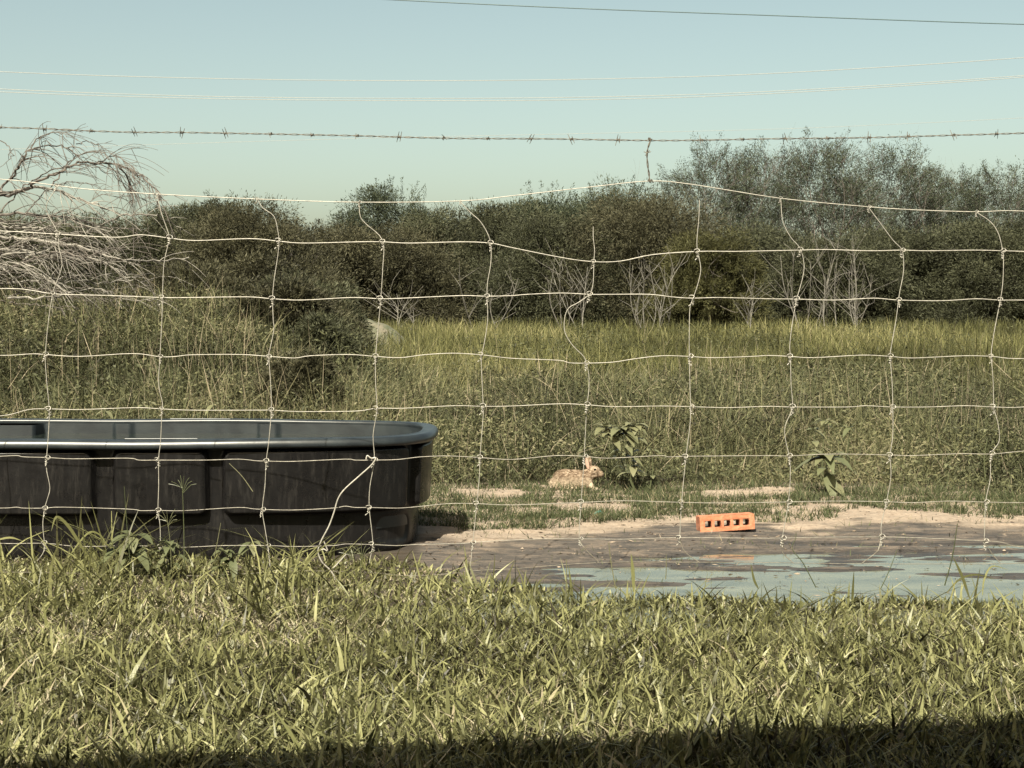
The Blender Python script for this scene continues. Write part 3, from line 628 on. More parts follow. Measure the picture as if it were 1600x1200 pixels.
for q in [0,70,143,210,284,352,423,488,558,624,693,762,829,893,966,1096,1160,1226,1293,1358,1420,1490,1557]:
    y_=float(np.interp(q,[a for a,b in bp_],[b for a,b in bp_]))
    if b0 is None: b0=bmb.build('barb',M_rust); o_=b0
    else: o_=b0.copy(); COL.objects.link(o_)
    o_.parent=bw; o_.location=Vector(W(q,y_))-bw.location; o_.rotation_euler=(rng.random()*6.28,rng.normal(0,.3),0)
m_=MB(); pth=catmull([W(1018,217,-.006),W(1014,226,-.006),W(1011,240,-.004),W(1012,258,-.004),W(1014,272,-.005),W(1015,284,-.008)],8)
for ph in (0,np.pi):
    th=np.linspace(0,16,len(pth))+ph; m_.tube(pth+np.stack([.002*np.cos(th),.002*np.sin(th),0*th],-1),.0016,4)
t=np.linspace(0,12,24); a_=np.array(W(1015,218)); m_.tube(a_+np.stack([.008*t/12-.004,.005*np.cos(t),.006*np.sin(t)],-1),.0018,4)
a_=np.array(W(1015,283)); m_.tube(a_+np.stack([.02*t/12-.006,.006*np.cos(t),.006*np.sin(t)],-1),.0018,4)
m_.tube([W(1006,237),W(1011,239,-.006),W(1017,237)],.0013,4); m_.tube([W(1008,243),W(1011,240,-.006),W(1015,235)],.0013,4)
tag(m_.build('wire_tie',M_rust,loc=W(1013,250)),'short vertical piece of barbed wire tying the fence top to the strand','wire tie')

# power lines
def cable(pts,Y,r,mat,label):
    m_=MB(); q=[P(a,b,Y) for a,b in pts]; m_.tube(catmull(q,12),r,6); tag(m_.build('power_line',mat,smooth=True,loc=q[len(q)//2]),label,'power line','power lines crossing the sky')
cable([(-700,60),(-300,94),(0,112),(300,122),(600,126),(900,124),(1200,115),(1600,90),(2000,55),(2400,10)],90,.016,M_cable,'pale single cable sagging just above the paired cables')
cable([(-700,85),(-300,121),(0,139),(300,150),(600,153.5),(900,152),(1200,143),(1600,118),(2000,83),(2400,38)],90,.015,M_cable,'upper cable of the pale close pair')
cable([(-700,92),(-300,127),(0,143.5),(300,153.5),(600,157),(900,156),(1200,146.5),(1600,120.5),(2000,84),(2400,40)],90,.015,M_cable,'lower cable of the pale close pair')
cable([(-200,-50),(300,-18),(620,0),(900,13),(1200,24),(1600,38),(2000,46),(2500,50)],80,.024,M_cabled,'dark cable slanting down to the right across the top corner')
cable([(-200,240),(500,218),(900,209),(1200,202),(1400,194),(1600,184),(2000,160)],140,.013,M_cable,'faintest cable, just above the barbed wire on the right')

# ------------------------------------------------------------------ stock tank
XC,YC,A_,B_=-1.80,6.63,1.475,.555; HR=.465
def outline(n):
    th=np.linspace(0,2*np.pi,n,endpoint=False); e=2/3.3
    x=np.sign(np.cos(th))*np.abs(np.cos(th))**e; y=np.sign(np.sin(th))*np.abs(np.sin(th))**e
    x=x*1.0; y=y*1.0
    # even spacing
    X=np.append(x*A_,x[0]*A_); Yy=np.append(y*B_,y[0]*B_); l=np.concatenate([[0],np.cumsum(np.hypot(np.diff(X),np.diff(Yy)))])
    s=np.linspace(0,l[-1],n,endpoint=False); return np.stack([np.interp(s,l,X),np.interp(s,l,Yy)],-1)
NU=900; OL=outline(NU)
tg=np.roll(OL,-1,0)-np.roll(OL,1,0); tg/=np.linalg.norm(tg,axis=1)[:,None]; NRM=np.stack([tg[:,1],-tg[:,0]],-1)
for _ in range(12): NRM=(np.roll(NRM,1,0)+NRM+np.roll(NRM,-1,0))/3
NRM/=np.linalg.norm(NRM,axis=1)[:,None]
WX=OL[:,0]+XC; WY=OL[:,1]+YC
M_tank=None
m,n,N,L = newmat('tank_plastic')
pb=N.new('ShaderNodeBsdfPrincipled')
c1=ramp(noise(2.5,10,.75,(1,1,.35)), [(.3,(.008,.0075,.008)),(.7,(.017,.016,.017))])
scr=ramp(noise(60,8,.75,(1,1,.16)), [(.50,(0,0,0)),(.74,(.26,.26,.26))])
c2=mixc(scr,c1,(.06,.055,.05)); L.new(c2,pb.inputs['Base Color'])
rr_=ramp(noise(9,8,.7), [(.35,(.22,)*3),(.65,(.44,)*3)]); L.new(rr_,pb.inputs['Roughness'])
bpn=N.new('ShaderNodeBump'); bpn.inputs['Strength'].default_value=.12; bpn.inputs['Distance'].default_value=.003; L.new(noise(260,3,.6),bpn.inputs['Height']); L.new(bpn.outputs[0],pb.inputs['Normal'])
pb.inputs['Specular IOR Level'].default_value=.30
o=N.new('ShaderNodeOutputMaterial'); L.new(pb.outputs[0],o.inputs[0]); M_tank=m
M_rim=solid('rim_plastic_sky_tint',(.022,.028,.034),.36,c2=(.040,.050,.056),scale=12,spec=.5,bump=.15)  # blue cast in the colour stands in for sky reflected on the rim
tank=empty('stock_tank',(XC,YC,0)); tag(tank,'long oval black plastic stock tank full of water behind the fence','stock tank')
def band(x,a,b,s): return sst(a-s/2,a+s/2,x)*(1-sst(b-s/2,b+s/2,x))
PERIM=float(np.linalg.norm(np.roll(OL,-1,0)-OL,axis=1).sum()); SU=np.arange(NU)/NU*PERIM
def s_front(xw): # perimeter position of a place on the front wall
    k=np.where(NRM[:,1]<-.3)[0]; return float(SU[k[np.argmin(np.abs(WX[k]-xw))]])
k_=np.where((WX>XC)&(WY<YC+.3)&(NRM[:,1]<.9))[0]
def s_norm(ny): return float(SU[k_[np.argmin(np.abs(NRM[k_,1]-ny))]])
panels=[(s_front(-3.1),s_front(-2.42)),(s_front(-2.36),s_front(-1.60)),(s_front(-1.53),s_front(-1.165)),(s_front(-1.11),s_norm(-.60)),(s_norm(-.42),s_norm(.75))]
zs=np.concatenate([np.linspace(-.03,.10,10),np.linspace(.108,.25,34),np.linspace(.26,.39,10),np.linspace(.395,HR-.02,14)])
def rrect(s0,s1,z0,z1,rc,ed):
    S,Z=np.meshgrid(SU,zs); cx=(s0+s1)/2; dx=np.abs((S-cx+PERIM/2)%PERIM-PERIM/2)-(s1-s0)/2+rc; dz=np.abs(Z-(z0+z1)/2)-(z1-z0)/2+rc
    d=np.hypot(np.maximum(dx,0),np.maximum(dz,0))+np.minimum(np.maximum(dx,dz),0)-rc
    return 1-sst(-ed,ed*.35,d)
rad=np.zeros((len(zs),NU))
for k,z in enumerate(zs): rad[k]=-.050-.024*(1-z/HR)-.018*(1-sst(-.03,.03,z))
RP=np.zeros_like(rad)
for a,b in panels:
    if b<a: b+=PERIM
    RP=np.maximum(RP,rrect(a,b,.172,.432,.035,.014)); 
CV=np.zeros(NU)
for a,b in panels:
    if b<a: b+=PERIM
    u=((SU-(a+b)/2+PERIM/2)%PERIM-PERIM/2)/((b-a)/2); CV=np.maximum(CV,np.clip(1-u*u,0,1)*min(1,(b-a)/.4)*(b-a<1.2))
rad+=.040*RP+.006*CV[None,:]*RP
# shallow arched foot panel at the right end
rad-=.010*rrect(s_norm(-.80)-.05,s_norm(-.35),.03,.150,.055,.018)
V=np.zeros((len(zs),NU,3))
for k,z in enumerate(zs):
    V[k,:,0]=WX+NRM[:,0]*rad[k]; V[k,:,1]=WY+NRM[:,1]*rad[k]; V[k,:,2]=z
def loopgrid(mb_,V,flip=False):
    K,U=V.shape[:2]; i=np.arange(K-1)[:,None]*U; j=np.arange(U)[None,:]; j2=(j+1)%U
    f=np.stack([i+j,i+j2,i+U+j2,i+U+j],-1).reshape(-1,4)
    mb_.add(V.reshape(-1,3), f[:,::-1] if flip else f)
m_=MB(); loopgrid(m_,V); m_.build('outer_wall',M_tank,tank,smooth=True)
# inner wall with the ribs that face the water
zi=np.linspace(HR-.012,.10,26); Vi=np.zeros((len(zi),NU,3)); ribs=np.zeros(NU); bk=NRM[:,1]>.2
for g,hw in ((-1.735,.040),(-1.08,.045),(-2.62,.04)): ribs=np.where(bk,np.maximum(ribs,band(WX,g-hw,g+hw,.02)),ribs)
blk=np.where(bk,band(WX,-2.45,-2.10,.02),0)
for k,z in enumerate(zi):
    r_=-.050-.03*(1-z/HR)-(.022*ribs+.11*blk)*sst(.455,.440,z) if False else -.050-.03*(1-z/HR)-(.022*ribs+.11*blk)*(1.0 if z<HR else 0)
    Vi[k,:,0]=WX+NRM[:,0]*r_; Vi[k,:,1]=WY+NRM[:,1]*r_; Vi[k,:,2]=z
m_=MB(); loopgrid(m_,Vi,True)
c_=Vi[-1]; m_.add(np.concatenate([c_,[[XC,YC,.10]]]), np.stack([np.arange(NU),(np.arange(NU)+1)%NU,np.full(NU,NU)],-1))
m_.build('inner_wall',M_rim,tank,smooth=True)
# rolled rim
prof=[(-.050,-.013),(-.051,-.002),(-.046,.004),(-.038,.0065),(-.030,.0045),(-.020,.004),(-.010,.0055),(-.001,.005),(.006,.002),(.0115,-.003),(.0145,-.009),(.016,-.016),(.0150,-.023),(.010,-.029),(.002,-.032),(-.012,-.030),(-.022,-.026),(-.034,-.024)]
pp=catmull([(a,0,b) for a,b in prof],3); Vr=np.zeros((len(pp),NU,3))
wob=.0015*np.sin(np.arange(NU)*.05)
for k,p in enumerate(pp):
    Vr[k,:,0]=WX+NRM[:,0]*p[0]; Vr[k,:,1]=WY+NRM[:,1]*p[0]; Vr[k,:,2]=HR+p[2]+wob
m_=MB(); loopgrid(m_,Vr,True); m_.build('rim',M_rim,tank,smooth=True)
# raised ledge strips on the rim, seen as thin bright lines
for (pa,pb_,yy_) in ((258,357,0),(183,303,1)):
    m_=MB()
    if yy_==0: sel=(WX>P(pa,0,7.15)[0])&(WX<P(pb_,0,7.15)[0])&(NRM[:,1]>.5)
    else: sel=(WX>P(pa,0,6.1)[0])&(WX<P(pb_,0,6.1)[0])&(NRM[:,1]<-.5)
    id_=np.where(sel)[0]; id_=id_[np.argsort(WX[id_])]
    pts=np.stack([WX[id_]-NRM[id_,0]*.036,WY[id_]-NRM[id_,1]*.036,np.full(len(id_),HR+.006)],-1)
    m_.tube(pts,.0045,6); m_.build('rim_ledge',M_rim,tank,smooth=True)
# water
m,n,N,L = newmat('tank_water')
pb=N.new('ShaderNodeBsdfPrincipled'); pb.inputs['Base Color'].default_value=(.012,.016,.014,1); pb.inputs['Roughness'].default_value=.03; pb.inputs['IOR'].default_value=1.33
bpn=N.new('ShaderNodeBump'); bpn.inputs['Strength'].default_value=.10; bpn.inputs['Distance'].default_value=.01; L.new(noise(22,4,.55,(1,1.6,1)),bpn.inputs['Height']); L.new(bpn.outputs[0],pb.inputs['Normal'])
o=N.new('ShaderNodeOutputMaterial'); L.new(pb.outputs[0],o.inputs[0])
m_=MB(); r_=-.0535; c_=np.stack([WX+NRM[:,0]*r_,WY+NRM[:,1]*r_,np.full(NU,.408)],-1)
m_.add(np.concatenate([c_,[[XC,YC,.408]]]), np.stack([np.arange(NU),(np.arange(NU)+1)%NU,np.full(NU,NU)],-1))
tag(m_.build('water',m,smooth=True,loc=(XC,YC,.408)),'dark still water filling the black stock tank','water')

# ------------------------------------------------------------------ hollow brick
gxb,gyb=G(1094,835); gxe,gye=G(1180,835)
BW=gxe-gxb; BH=.066; BD=.10
m_=MB()
xs=[-BW/2]; 
for k in range(5):
    c0_=-BW/2+BW*(.155+k*.1725); xs+= [c0_-BW*.060,c0_+BW*.060]
xs.append(BW/2); zsb=[0,BH*.26,BH*.68,BH]
def quad(a,b,c,d): m_.add([a,b,c,d],[[0,1,2,3]])
for y_,fl in ((0,0),(BD,1)):
    for i in range(len(xs)-1):
        for j in range(3):
            hole=(i%2==1) and j==1
            if hole: continue
            q=[(xs[i],y_,zsb[j]),(xs[i+1],y_,zsb[j]),(xs[i+1],y_,zsb[j+1]),(xs[i],y_,zsb[j+1])]; quad(*(q if not fl else q[::-1]))
for i in range(1,len(xs)-1,2):
    a,b,c,d=xs[i],xs[i+1],zsb[1],zsb[2]
    quad((a,0,c),(a,BD,c),(a,BD,d),(a,0,d)); quad((b,0,c),(b,0,d),(b,BD,d),(b,BD,c)); quad((a,0,c),(b,0,c),(b,BD,c),(a,BD,c)); quad((a,0,d),(a,BD,d),(b,BD,d),(b,0,d))
quad((xs[0],0,BH),(xs[-1],0,BH),(xs[-1],BD,BH),(xs[0],BD,BH)); quad((xs[0],0,0),(xs[0],BD,0),(xs[-1],BD,0),(xs[-1],0,0))
quad((xs[0],0,0),(xs[0],0,BH),(xs[0],BD,BH),(xs[0],BD,0)); quad((xs[-1],0,0),(xs[-1],BD,0),(xs[-1],BD,BH),(xs[-1],0,BH))
brick=m_.build('brick',M_brick)
import bmesh
bm=bmesh.new(); bm.from_mesh(brick.data); bmesh.ops.remove_doubles(bm,verts=bm.verts,dist=1e-5)
ed=[e for e in bm.edges if len(e.link_faces)==2 and e.calc_face_angle(0)>1]
bmesh.ops.bevel(bm,geom=ed,offset=.0022,segments=2,affect='EDGES'); 
for v in bm.verts:
    v.co.z-= .007*max(0,(-v.co.x/BW-.38))*6*(v.co.z<.02); v.co+=Vector(rng.normal(0,.0004,3))
bm.to_mesh(brick.data); bm.free()
brick.location=((gxb+gxe)/2,gyb,float(gz((gxb+gxe)/2,gyb))+.006); brick.rotation_euler=(R(-4),R(-3.2),R(3))
tag(brick,'orange clay brick lying on its side with five square holes in the mud','brick')

# teal scrap
x_,y_=G(935,808); m_=MB(); 
V=[(-.022,0,.002),(-.01,-.012,.008),(.008,-.010,.016),(.022,0,.004),(.010,.012,.020),(-.008,.012,.016)]
m_.add([(x_+a,y_+b,float(gz(x_,y_))+.004+c) for a,b,c in V],[[0,1,4,5],[1,2,3,4]]); M_sc=solid('teal_film',(.10,.30,.25),.4)
o_=m_.build('plastic_scrap',M_sc,loc=(x_,y_,float(gz(x_,y_)))); sm=o_.modifiers.new('t','SOLIDIFY'); sm.thickness=.0012
tag(o_,'small crumpled teal scrap on the turf between rabbit and puddle','litter')

# ------------------------------------------------------------------ broad-leaved plants
def leafmesh(mb_, base, az, el, ln, wd, tone, droop=.8):
    n=7; t=np.linspace(0,1,n); d=np.array([math.cos(az),math.sin(az)]); side=np.array([-math.sin(az),math.cos(az),0])
    cx=ln*(t*math.cos(el)); cz=ln*(t*math.sin(el)-droop*.5*t*t)
    ww=wd/2*np.sin(np.pi*np.clip(t,0.02,.985)**.85)**.85
    c=np.stack([base[0]+cx*d[0],base[1]+cx*d[1],base[2]+cz],-1)
    V=np.stack([c-side*ww[:,None]+np.array([0,0,.18])*ww[:,None], c, c+side*ww[:,None]+np.array([0,0,.18])*ww[:,None]],1)
    i=np.arange(n-1)[:,None]*3; f=np.concatenate([np.stack([i+0,i+1,i+4,i+3],-1),np.stack([i+1,i+2,i+5,i+4],-1)]).reshape(-1,4)
    mb_.add(V.reshape(-1,3),f,np.clip(tone+rng.normal(0,.1,1),0,1)[0])
def broadleaf(px,py,Y,label,n=9,ln=.07,wd=.032,hgt_=.12,spread=.05,stems=1,tone=.6):
    x0,_,zt=P(px,py,Y); z0=float(gz(x0,Y)); e=empty('leafy_weed',(x0,Y,z0)); tag(e,label,'plant','broad leaved weeds')
    sm_=MB(); lf=MB()
    for s in range(stems):
        tx=x0+rng.normal(0,spread*(s>0)); ty=Y+rng.normal(0,spread*.5*(s>0)); tz=zt-(rng.random()*.06 if s else 0)
        pts=catmull([(x0+rng.normal(0,.01),Y,z0-.01),((x0+tx)/2+rng.normal(0,.01),(Y+ty)/2,(z0+tz)/2),(tx,ty,tz)],5); sm_.tube(pts,np.linspace(.0035,.0018,len(pts)),5,tone*.6)
        for k in range(n):
            i=rng.integers(len(pts)//3,len(pts)) if k>n//2 else len(pts)-1
            leafmesh(lf,pts[i],-1.57+((k*.618+.1)%1-.5)*4.6+rng.normal(0,.2),.45+rng.normal(0,.35),ln*(.6+.6*rng.random()),wd*(.7+.5*rng.random()),tone,1.2)
    sm_.build('stem',M_broad,e); lf.build('foliage',M_broad,e,smooth=True)
broadleaf(992,666,8.28,'pale broad leaved weed with hanging leaves, up and right of the rabbit',16,.105,.046,stems=4,spread=.09,tone=.8)
broadleaf(1018,704,8.25,'small pale leafed weed right of the rabbit, under the larger one',7,.06,.03,stems=1,tone=.8)
broadleaf(1290,716,8.12,'large broad leaved weed with long drooping leaves at the sand edge',20,.15,.060,stems=1,tone=.7)
broadleaf(1290,658,8.5,'pale weed above the large drooping one',8,.07,.035,stems=2,tone=.8)
broadleaf(1328,668,8.9,'small round leafed weed upper right of the large drooping one',6,.06,.035,tone=.6)
broadleaf(1545,672,8.4,'slender weed with upright pale leaves near the right edge',6,.06,.025,tone=.8)
broadleaf(1480,725,8.15,'little weed with oval leaves right of the eighth fence stay',5,.04,.025,tone=.7)
broadleaf(748,706,8.4,'round leaved weed just right of the tank rim',7,.05,.032,stems=2,tone=.65)
broadleaf(705,672,9.3,'pale leaved weed above the right tip of the tank',7,.05,.028,tone=.85)
broadleaf(334,632,7.9,'star shaped pale weed behind the far tank rim',7,.06,.026,tone=.95)
broadleaf(232,630,8.0,'pale yellow leafed weed behind the tank left of the star shaped one',7,.055,.028,stems=2,tone=.9)
broadleaf(165,642,7.9,'pale weed leftmost behind the far tank rim',5,.05,.028,tone=.85)
broadleaf(207,838,5.72,'broad leaved weed with wide pointed leaves before the tank',10,.11,.042,stems=3,spread=.03,tone=.5)
broadleaf(262,850,5.68,'leafy weed right of the one with wide pointed leaves',11,.08,.03,stems=2,spread=.02,tone=.5)
broadleaf(350,862,5.7,'leafy weed before the right half of the tank',11,.07,.028,stems=2,spread=.04,tone=.5)
broadleaf(392,848,5.75,'upright leaf cluster just right of the leafy weed before the tank',9,.075,.028,tone=.65)

# seed stalks and dry stems along the fence
def stalk(pts,label,Y=5.6,r=.0017,head=None,tone=.8,mat=M_broad,cat='grass stalk'):
    m_=MB(); q=catmull([P(a,b,Y) for a,b in pts],6); m_.tube(q,np.linspace(r,r*.55,len(q)),4,tone)
    if head:
        tip=q[-1]
        for k in range(head):
            a=-1.2+2.4*k/(head-1); d=np.array([math.sin(a),rng.normal(0,.2),math.cos(a)])*(.035+.02*rng.random()); m_.tube([tip-np.array([0,0,.006*k*.5]),tip+d*.6+np.array([0,0,-.002]),tip+d+np.array([0,0,-.006])],.0009,4,tone)
    tag(m_.build('grass_stalk',mat,loc=tuple(q[0])),label,cat,'single stalks standing up along the fence')
stalk([(205,900),(199,830),(194,760)],'dark upright stalk in front of the middle tank panel',tone=.2)
stalk([(288,890),(287,820),(285,762)],'stalk with a fine branching seed head before the middle tank panel',head=8,tone=.5)
stalk([(268,895),(266,850),(262,815)],'stalk with a feathery drooping seed head right of the middle tank panel weeds',head=7,tone=.8)
stalk([(335,870),(340,845),(345,817)],'short straw stalk before the right tank panel',tone=.95)
stalk([(395,768),(378,744),(358,724)],'straw bit leaning from the fence before the right tank panel',Y=5.68,tone=1)
stalk([(545,905),(545,885),(548,868)],'crowfoot seed head at the foot of the trailing wire',head=7,tone=.6)
stalk([(565,905),(563,885),(565,866)],'second crowfoot seed head, next to the fourth fence stay',head=7,tone=.6)
stalk([(884,940),(885,905),(885,874)],'straight pale straw stub at the left end of the puddle',Y=5.2,tone=1,r=.0022)
stalk([(962,920),(955,880),(951,848)],'long pale stalk leaning left above the mud',Y=5.25,tone=1,r=.002)
stalk([(1275,918),(1255,880),(1238,858),(1243,842),(1244,832)],'long stalk leaning left with a dark tip above the puddle',Y=5.2,tone=.3)
stalk([(1376,920),(1390,890),(1402,858)],'thin stalk leaning right over the middle of the puddle',Y=5.2,tone=.4)
stalk([(1476,915),(1488,870),(1496,818)],'tallest dark stalk leaning right over the puddle',Y=5.2,tone=.15,r=.0022)
stalk([(1040,905),(1041,890),(1041,866)],'short straw stub right of the long leaning pale stalk',Y=5.25,tone=.95)
def bigblade(pts,label,Y=5.15,wd=.010,tone=.4):
    q=catmull([P(a,b,Y) for a,b in pts],5); n=len(q); t=np.linspace(0,1,n); ww=wd/2*np.sin(np.pi*(.12+.86*t)); side=np.array([.8,-.5,.25]); tgv=np.gradient(q,axis=0); sd_=np.cross(tgv,np.array([.3,1,.1])); sd_/=np.linalg.norm(sd_,axis=1)[:,None]
    V=np.stack([q-sd_*ww[:,None],q+sd_*ww[:,None]],1); i=np.arange(n-1)[:,None]*2; m_=MB(); m_.add(V.reshape(-1,3),np.stack([i,i+1,i+3,i+2],-1).reshape(-1,4),tone)
    o_=m_.build('grass_sprig',M_lawn,loc=tuple(q[0])); tag(o_,label,'grass blade','large single grass sprigs along the fence')
bigblade([(1515,935),(1503,900),(1489,870)],'broad dark blade leaning left over the right part of the puddle')
bigblade([(1480,925),(1500,905),(1525,898),(1555,905)],'arched blade bending right low over the puddle',wd=.007)
bigblade([(1535,930),(1538,905),(1550,885),(1575,890)],'pale arched blade near the right edge of the puddle',tone=.7,wd=.006)
bigblade([(990,925),(989,895),(986,865)],'upright green blade at the left part of the puddle',wd=.012,tone=.6)
bigblade([(1185,920),(1178,905),(1173,880)],'slim blade standing at the lower middle of the puddle',wd=.008)
bigblade([(155,900),(125,850),(105,820),(88,808),(80,830)],'long arching blade crossing the left tank panel',Y=5.6,wd=.013,tone=.5)
bigblade([(100,880),(135,835),(155,835),(170,855)],'humped blade before the gap in the tank panels',Y=5.6,wd=.007,tone=.6)
bigblade([(-10,845),(15,840),(35,845)],'pale blade reaching in from the left edge above the grass',Y=5.5,wd=.007,tone=.8)

# clods, pebbles and litter
mb=MB()
x,Y=scatter(5000,5.2,8.5,.3,0); k=(pxof(x,Y)>660)&(gz(x,Y)>WATER_Z+.004)&(fbm(x*5,Y*7,163)>.47)&(turfness(x,Y)<.5); x=x[k];Y=Y[k]
for a,b in zip(x,Y):
    rr=.0016+.006*rng.random()**5; V=np.array([[1,0,0],[0,1,0],[-1,0,0],[0,-1,0],[0,0,.8],[0,0,-.5]],float)*rr*(1+.4*rng.normal(size=(6,1)))*np.array([1.3,1,.8])
    th=rng.random()*6.28; c_,s_=math.cos(th),math.sin(th); V=V@np.array([[c_,-s_,0],[s_,c_,0],[0,0,1]])+np.array([a,b,float(gz(a,b))+rr*.3])
    mb.add(V,[[0,1,4],[1,2,4],[2,3,4],[3,0,4],[1,0,5],[2,1,5],[3,2,5],[0,3,5]],float(rng.random()))
M_clod=foliage('clod',[(0,(.08,.06,.05)),(.5,(.30,.23,.17)),(1,(.55,.45,.36))],0,.9,.1)
tag(mb.build('clods',M_clod),'crumbs of earth and small pebbles strewn over the bare mud and sand','pebbles',kind='stuff')
mb=MB(); x,Y=scatter(5200,5.2,8.5,.3,0); k=(pxof(x,Y)>660)&(fbm(x*3,Y*9,167)>.46)&(rng.random(len(x))<np.where(gz(x,Y)>WATER_Z,1,.35)); x=x[k];Y=Y[k]; n=len(x)
B=np.stack([x,Y,np.maximum(gz(x,Y),WATER_Z)+.003],-1); d=sph(n); d[:,2]*=.15
leaves(mb,B,d,.008+.03*rng.random(n)**2,.002+.004*rng.random(n),np.where(rng.random(n)<.6,.1*rng.random(n),.6+.4*rng.random(n)))
tag(mb.build('litter_bits',M_clod),'dry leaf and stalk bits lying on the mud and floating on the puddle','litter',kind='stuff')

# ------------------------------------------------------------------ rabbit
rx,ry=G(905,768); rz=float(gz(rx,ry)); S=ry/F        # metres per photo pixel at the rabbit
def ell(bm_,c,r,rot=(0,0,0)):
    M_=Matrix.Translation(c)@(Matrix.Rotation(rot[2],4,'Z')@Matrix.Rotation(rot[1],4,'Y')@Matrix.Rotation(rot[0],4,'X'))@Matrix.Diagonal((*r,1))
    bmesh.ops.create_icosphere(bm_,subdivisions=3,radius=1,matrix=M_)
bm=bmesh.new()
q=lambda a,b,y=0:( (a-905)*S, y, (768-b)*S )
ell(bm,q(884,752),(20*S,13.5*S,17*S))               # haunch and rump
ell(bm,q(871,757),(9*S,10*S,12*S))
ell(bm,q(898,751),(22*S,12.5*S,15*S))               # trunk
ell(bm,q(912,752),(15*S,11*S,14.5*S))               # chest
ell(bm,q(919,745),(10*S,8.5*S,11*S),(0,-.5,0))      # neck
ell(bm,q(929,738),(10.5*S,8*S,8.5*S),(0,.28,0))     # skull
ell(bm,q(936,742),(8*S,5.6*S,6*S),(0,.42,0))        # muzzle
ell(bm,q(930,744.5),(6*S,6.6*S,4.6*S))              # cheek
for y_ in (-6,6):
    ell(bm,q(885,758,y_*S),(14*S,6*S,10.5*S),(0,.25,0)); ell(bm,q(893,765,y_*1.3*S),(12*S,4*S,3.2*S))
    ell(bm,q(924,761,y_*.7*S),(4*S,3.6*S,8*S),(0,-.25,0)); ell(bm,q(929,766,y_*.7*S),(6.5*S,3.2*S,2.6*S))
ell(bm,q(864,757),(5.5*S,5*S,5.5*S))                # tail
for y_,a in ((-3.2,-.10),(3.0,.10)): ell(bm,q(919.5+y_*.5,725.5,y_*S),(3.9*S,2.0*S,11.5*S),(0,a-.12,0))
me=bpy.data.meshes.new('rabbit'); bm.to_mesh(me); bm.free()
rab=bpy.data.objects.new('rabbit',me); COL.objects.link(rab)
rm=rab.modifiers.new('r','REMESH'); rm.mode='VOXEL'; rm.voxel_size=.0028; rm.use_smooth_shade=True
s2=rab.modifiers.new('s','SMOOTH'); s2.iterations=5; s2.factor=.5
dg=bpy.context.evaluated_depsgraph_get(); me2=bpy.data.meshes.new_from_object(rab.evaluated_get(dg)); rab.modifiers.clear(); rab.data=me2
m,n,N,L = newmat('rabbit_fur')
pb=N.new('ShaderNodeBsdfPrincipled'); pb.inputs['Roughness'].default_value=.9; pb.inputs['Specular IOR Level'].default_value=.1
cf=ramp(noise(110,6,.7,(.6,1,1)), [(.36,(.11,.07,.05)),(.50,(.36,.26,.18)),(.68,(.74,.60,.46))])
tc=N.new('ShaderNodeTexCoord'); sx=N.new('ShaderNodeSeparateXYZ'); L.new(tc.outputs['Object'],sx.inputs[0])
mr=N.new('ShaderNodeMapRange'); L.new(sx.outputs[2],mr.inputs[0]); mr.inputs[1].default_value=.075; mr.inputs[2].default_value=.01; mr.inputs[3].default_value=0; mr.inputs[4].default_value=.5
L.new(mixc(mr.outputs[0],cf,(.74,.62,.47)),pb.inputs['Base Color'])
bpn=N.new('ShaderNodeBump'); bpn.inputs['Strength'].default_value=.7; bpn.inputs['Distance'].default_value=.004; L.new(noise(220,4,.7),bpn.inputs['Height']); L.new(bpn.outputs[0],pb.inputs['Normal'])
o=N.new('ShaderNodeOutputMaterial'); L.new(pb.outputs[0],o.inputs[0]); rab.data.materials.clear(); rab.data.materials.append(m); M_fur=m
rab.location=(rx,ry,rz-.004); rab.rotation_euler=(0,0,R(-6))
tag(rab,'brown cottontail rabbit crouching at the edge of the weeds facing right','rabbit')
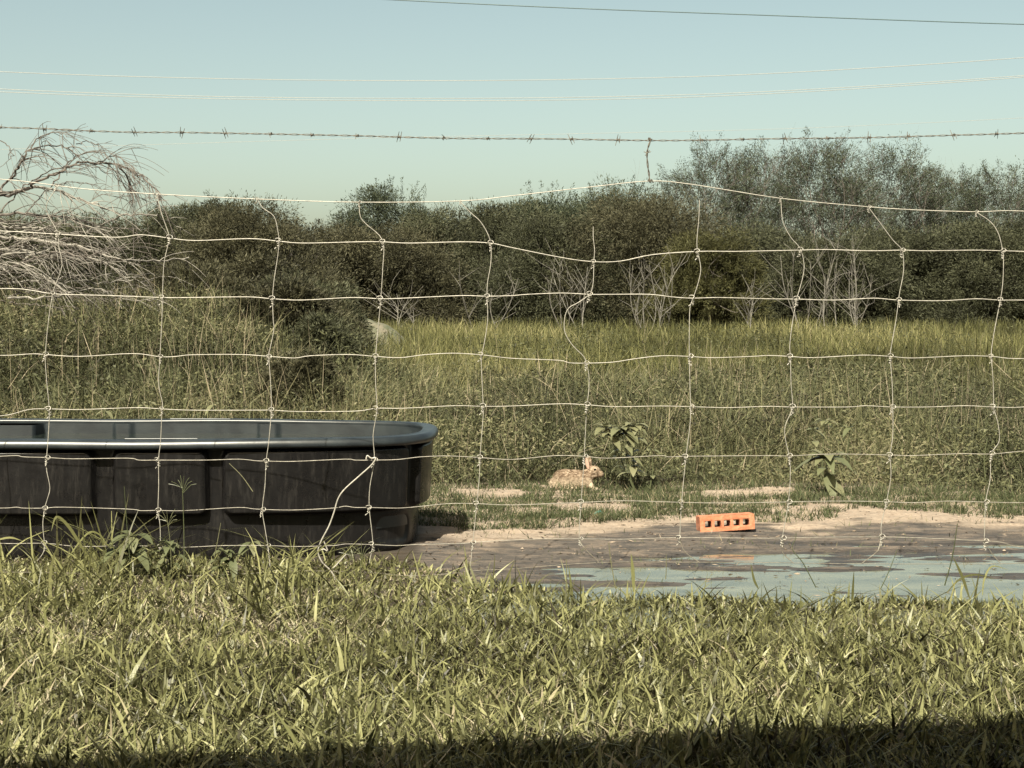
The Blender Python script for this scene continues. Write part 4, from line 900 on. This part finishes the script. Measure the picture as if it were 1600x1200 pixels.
# fur tufts over the body (child)
nv=len(rab.data.vertices); co=np.zeros(nv*3); rab.data.vertices.foreach_get('co',co); co=co.reshape(-1,3); no_=np.zeros(nv*3); rab.data.vertices.foreach_get('normal',no_); no_=no_.reshape(-1,3)
id_=rng.integers(0,nv,9000); id_=id_[(co[id_,2]<31*S)&(co[id_,0]<16*S)]
fm=MB(); d=no_[id_]*.35+np.array([-1,0,-.15])+rng.normal(0,.25,(len(id_),3)); leaves(fm,co[id_],d,.006+.006*rng.random(len(id_)),np.full(len(id_),.0011),rng.random(len(id_)))
fo=fm.build('fur',M_fur); fo.parent=rab
for y_,nm in ((-1,'eye'),(1,'eye')):
    bm=bmesh.new(); bmesh.ops.create_uvsphere(bm,u_segments=14,v_segments=10,radius=2.0*S); me=bpy.data.meshes.new(nm); bm.to_mesh(me); bm.free(); me.materials.append(bpy.data.materials.get('eye_black') or solid('eye_black',(.008,.006,.005),.1))
    eo=bpy.data.objects.new(nm,me); COL.objects.link(eo); eo.parent=rab; eo.location=((930-905)*S,y_*6.7*S,(768-735)*S)
    bm=bmesh.new(); bmesh.ops.create_uvsphere(bm,u_segments=16,v_segments=10,radius=1,matrix=Matrix.Diagonal((3.2*S,1.2*S,2.9*S,1))); me=bpy.data.meshes.new('eye_ring'); bm.to_mesh(me); bm.free(); me.materials.append(bpy.data.materials.get('pale_fur') or solid('pale_fur',(.72,.6,.45),.9))
    er=bpy.data.objects.new('eye_ring',me); COL.objects.link(er); er.parent=eo; er.location=(0,-y_*.9*S,0)
for y_ in (-3.2,):
    bm=bmesh.new(); bmesh.ops.create_uvsphere(bm,u_segments=14,v_segments=10,radius=1,matrix=Matrix.Diagonal((2.5*S,.5*S,9*S,1))); me=bpy.data.meshes.new('inner_ear'); bm.to_mesh(me); bm.free(); me.materials.append(solid('ear_pink',(.66,.42,.32),.8))
    eo=bpy.data.objects.new('inner_ear',me); COL.objects.link(eo); eo.parent=rab; eo.location=((918-905)*S,(y_-1.75)*S,(768-726)*S); eo.rotation_euler=(0,-.2,0)

# ------------------------------------------------------------------ house behind the camera whose porch roof shades the foreground
hs=empty('house',(0,-2.6,0)); tag(hs,'porch of the house behind the viewer, shading the nearest grass','house')
M_sid=solid('siding',(.10,.06,.04),.8,c2=(.13,.08,.055),scale=4); M_roof=solid('shingle',(.12,.10,.09),.9,c2=(.18,.15,.13),scale=14,bump=.4)
def box(mb_,a,b,sk=0):
    (x0,y0,z0),(x1,y1,z1)=a,b; v=[(x0,y0,z0),(x1,y0+sk,z0),(x1,y1+sk,z0),(x0,y1,z0),(x0,y0,z1),(x1,y0+sk,z1),(x1,y1+sk,z1),(x0,y1,z1)]
    mb_.add(v,[[0,3,2,1],[4,5,6,7],[0,1,5,4],[1,2,6,5],[2,3,7,6],[3,0,4,7]])
# the edge of the shade lies a little askew, as the roof edge does
ex=-1.0; ey=1.42; HR_=2.15
m_=MB(); box(m_,(-5,-2.6,HR_),(5,ey,HR_+.14)); v=m_.v[0]
for k in range(8):
    if v[k,1]>-1: v[k,1]=ey+(v[k,0]-ex)*.14
m_.build('porch_roof',M_roof,hs)
m_=MB(); box(m_,(-5,-2.9,0),(5,-2.603,3.2)); m_.build('wall',M_sid,hs)
for xx in (-2.9,2.9):  # unseen side walls, added to cut the sky fill on the shaded grass
    m_=MB(); box(m_,(xx-.06,-2.6,0),(xx+.06,1.15,HR_-.003)); m_.build('fill_block_wall',M_sid,hs)
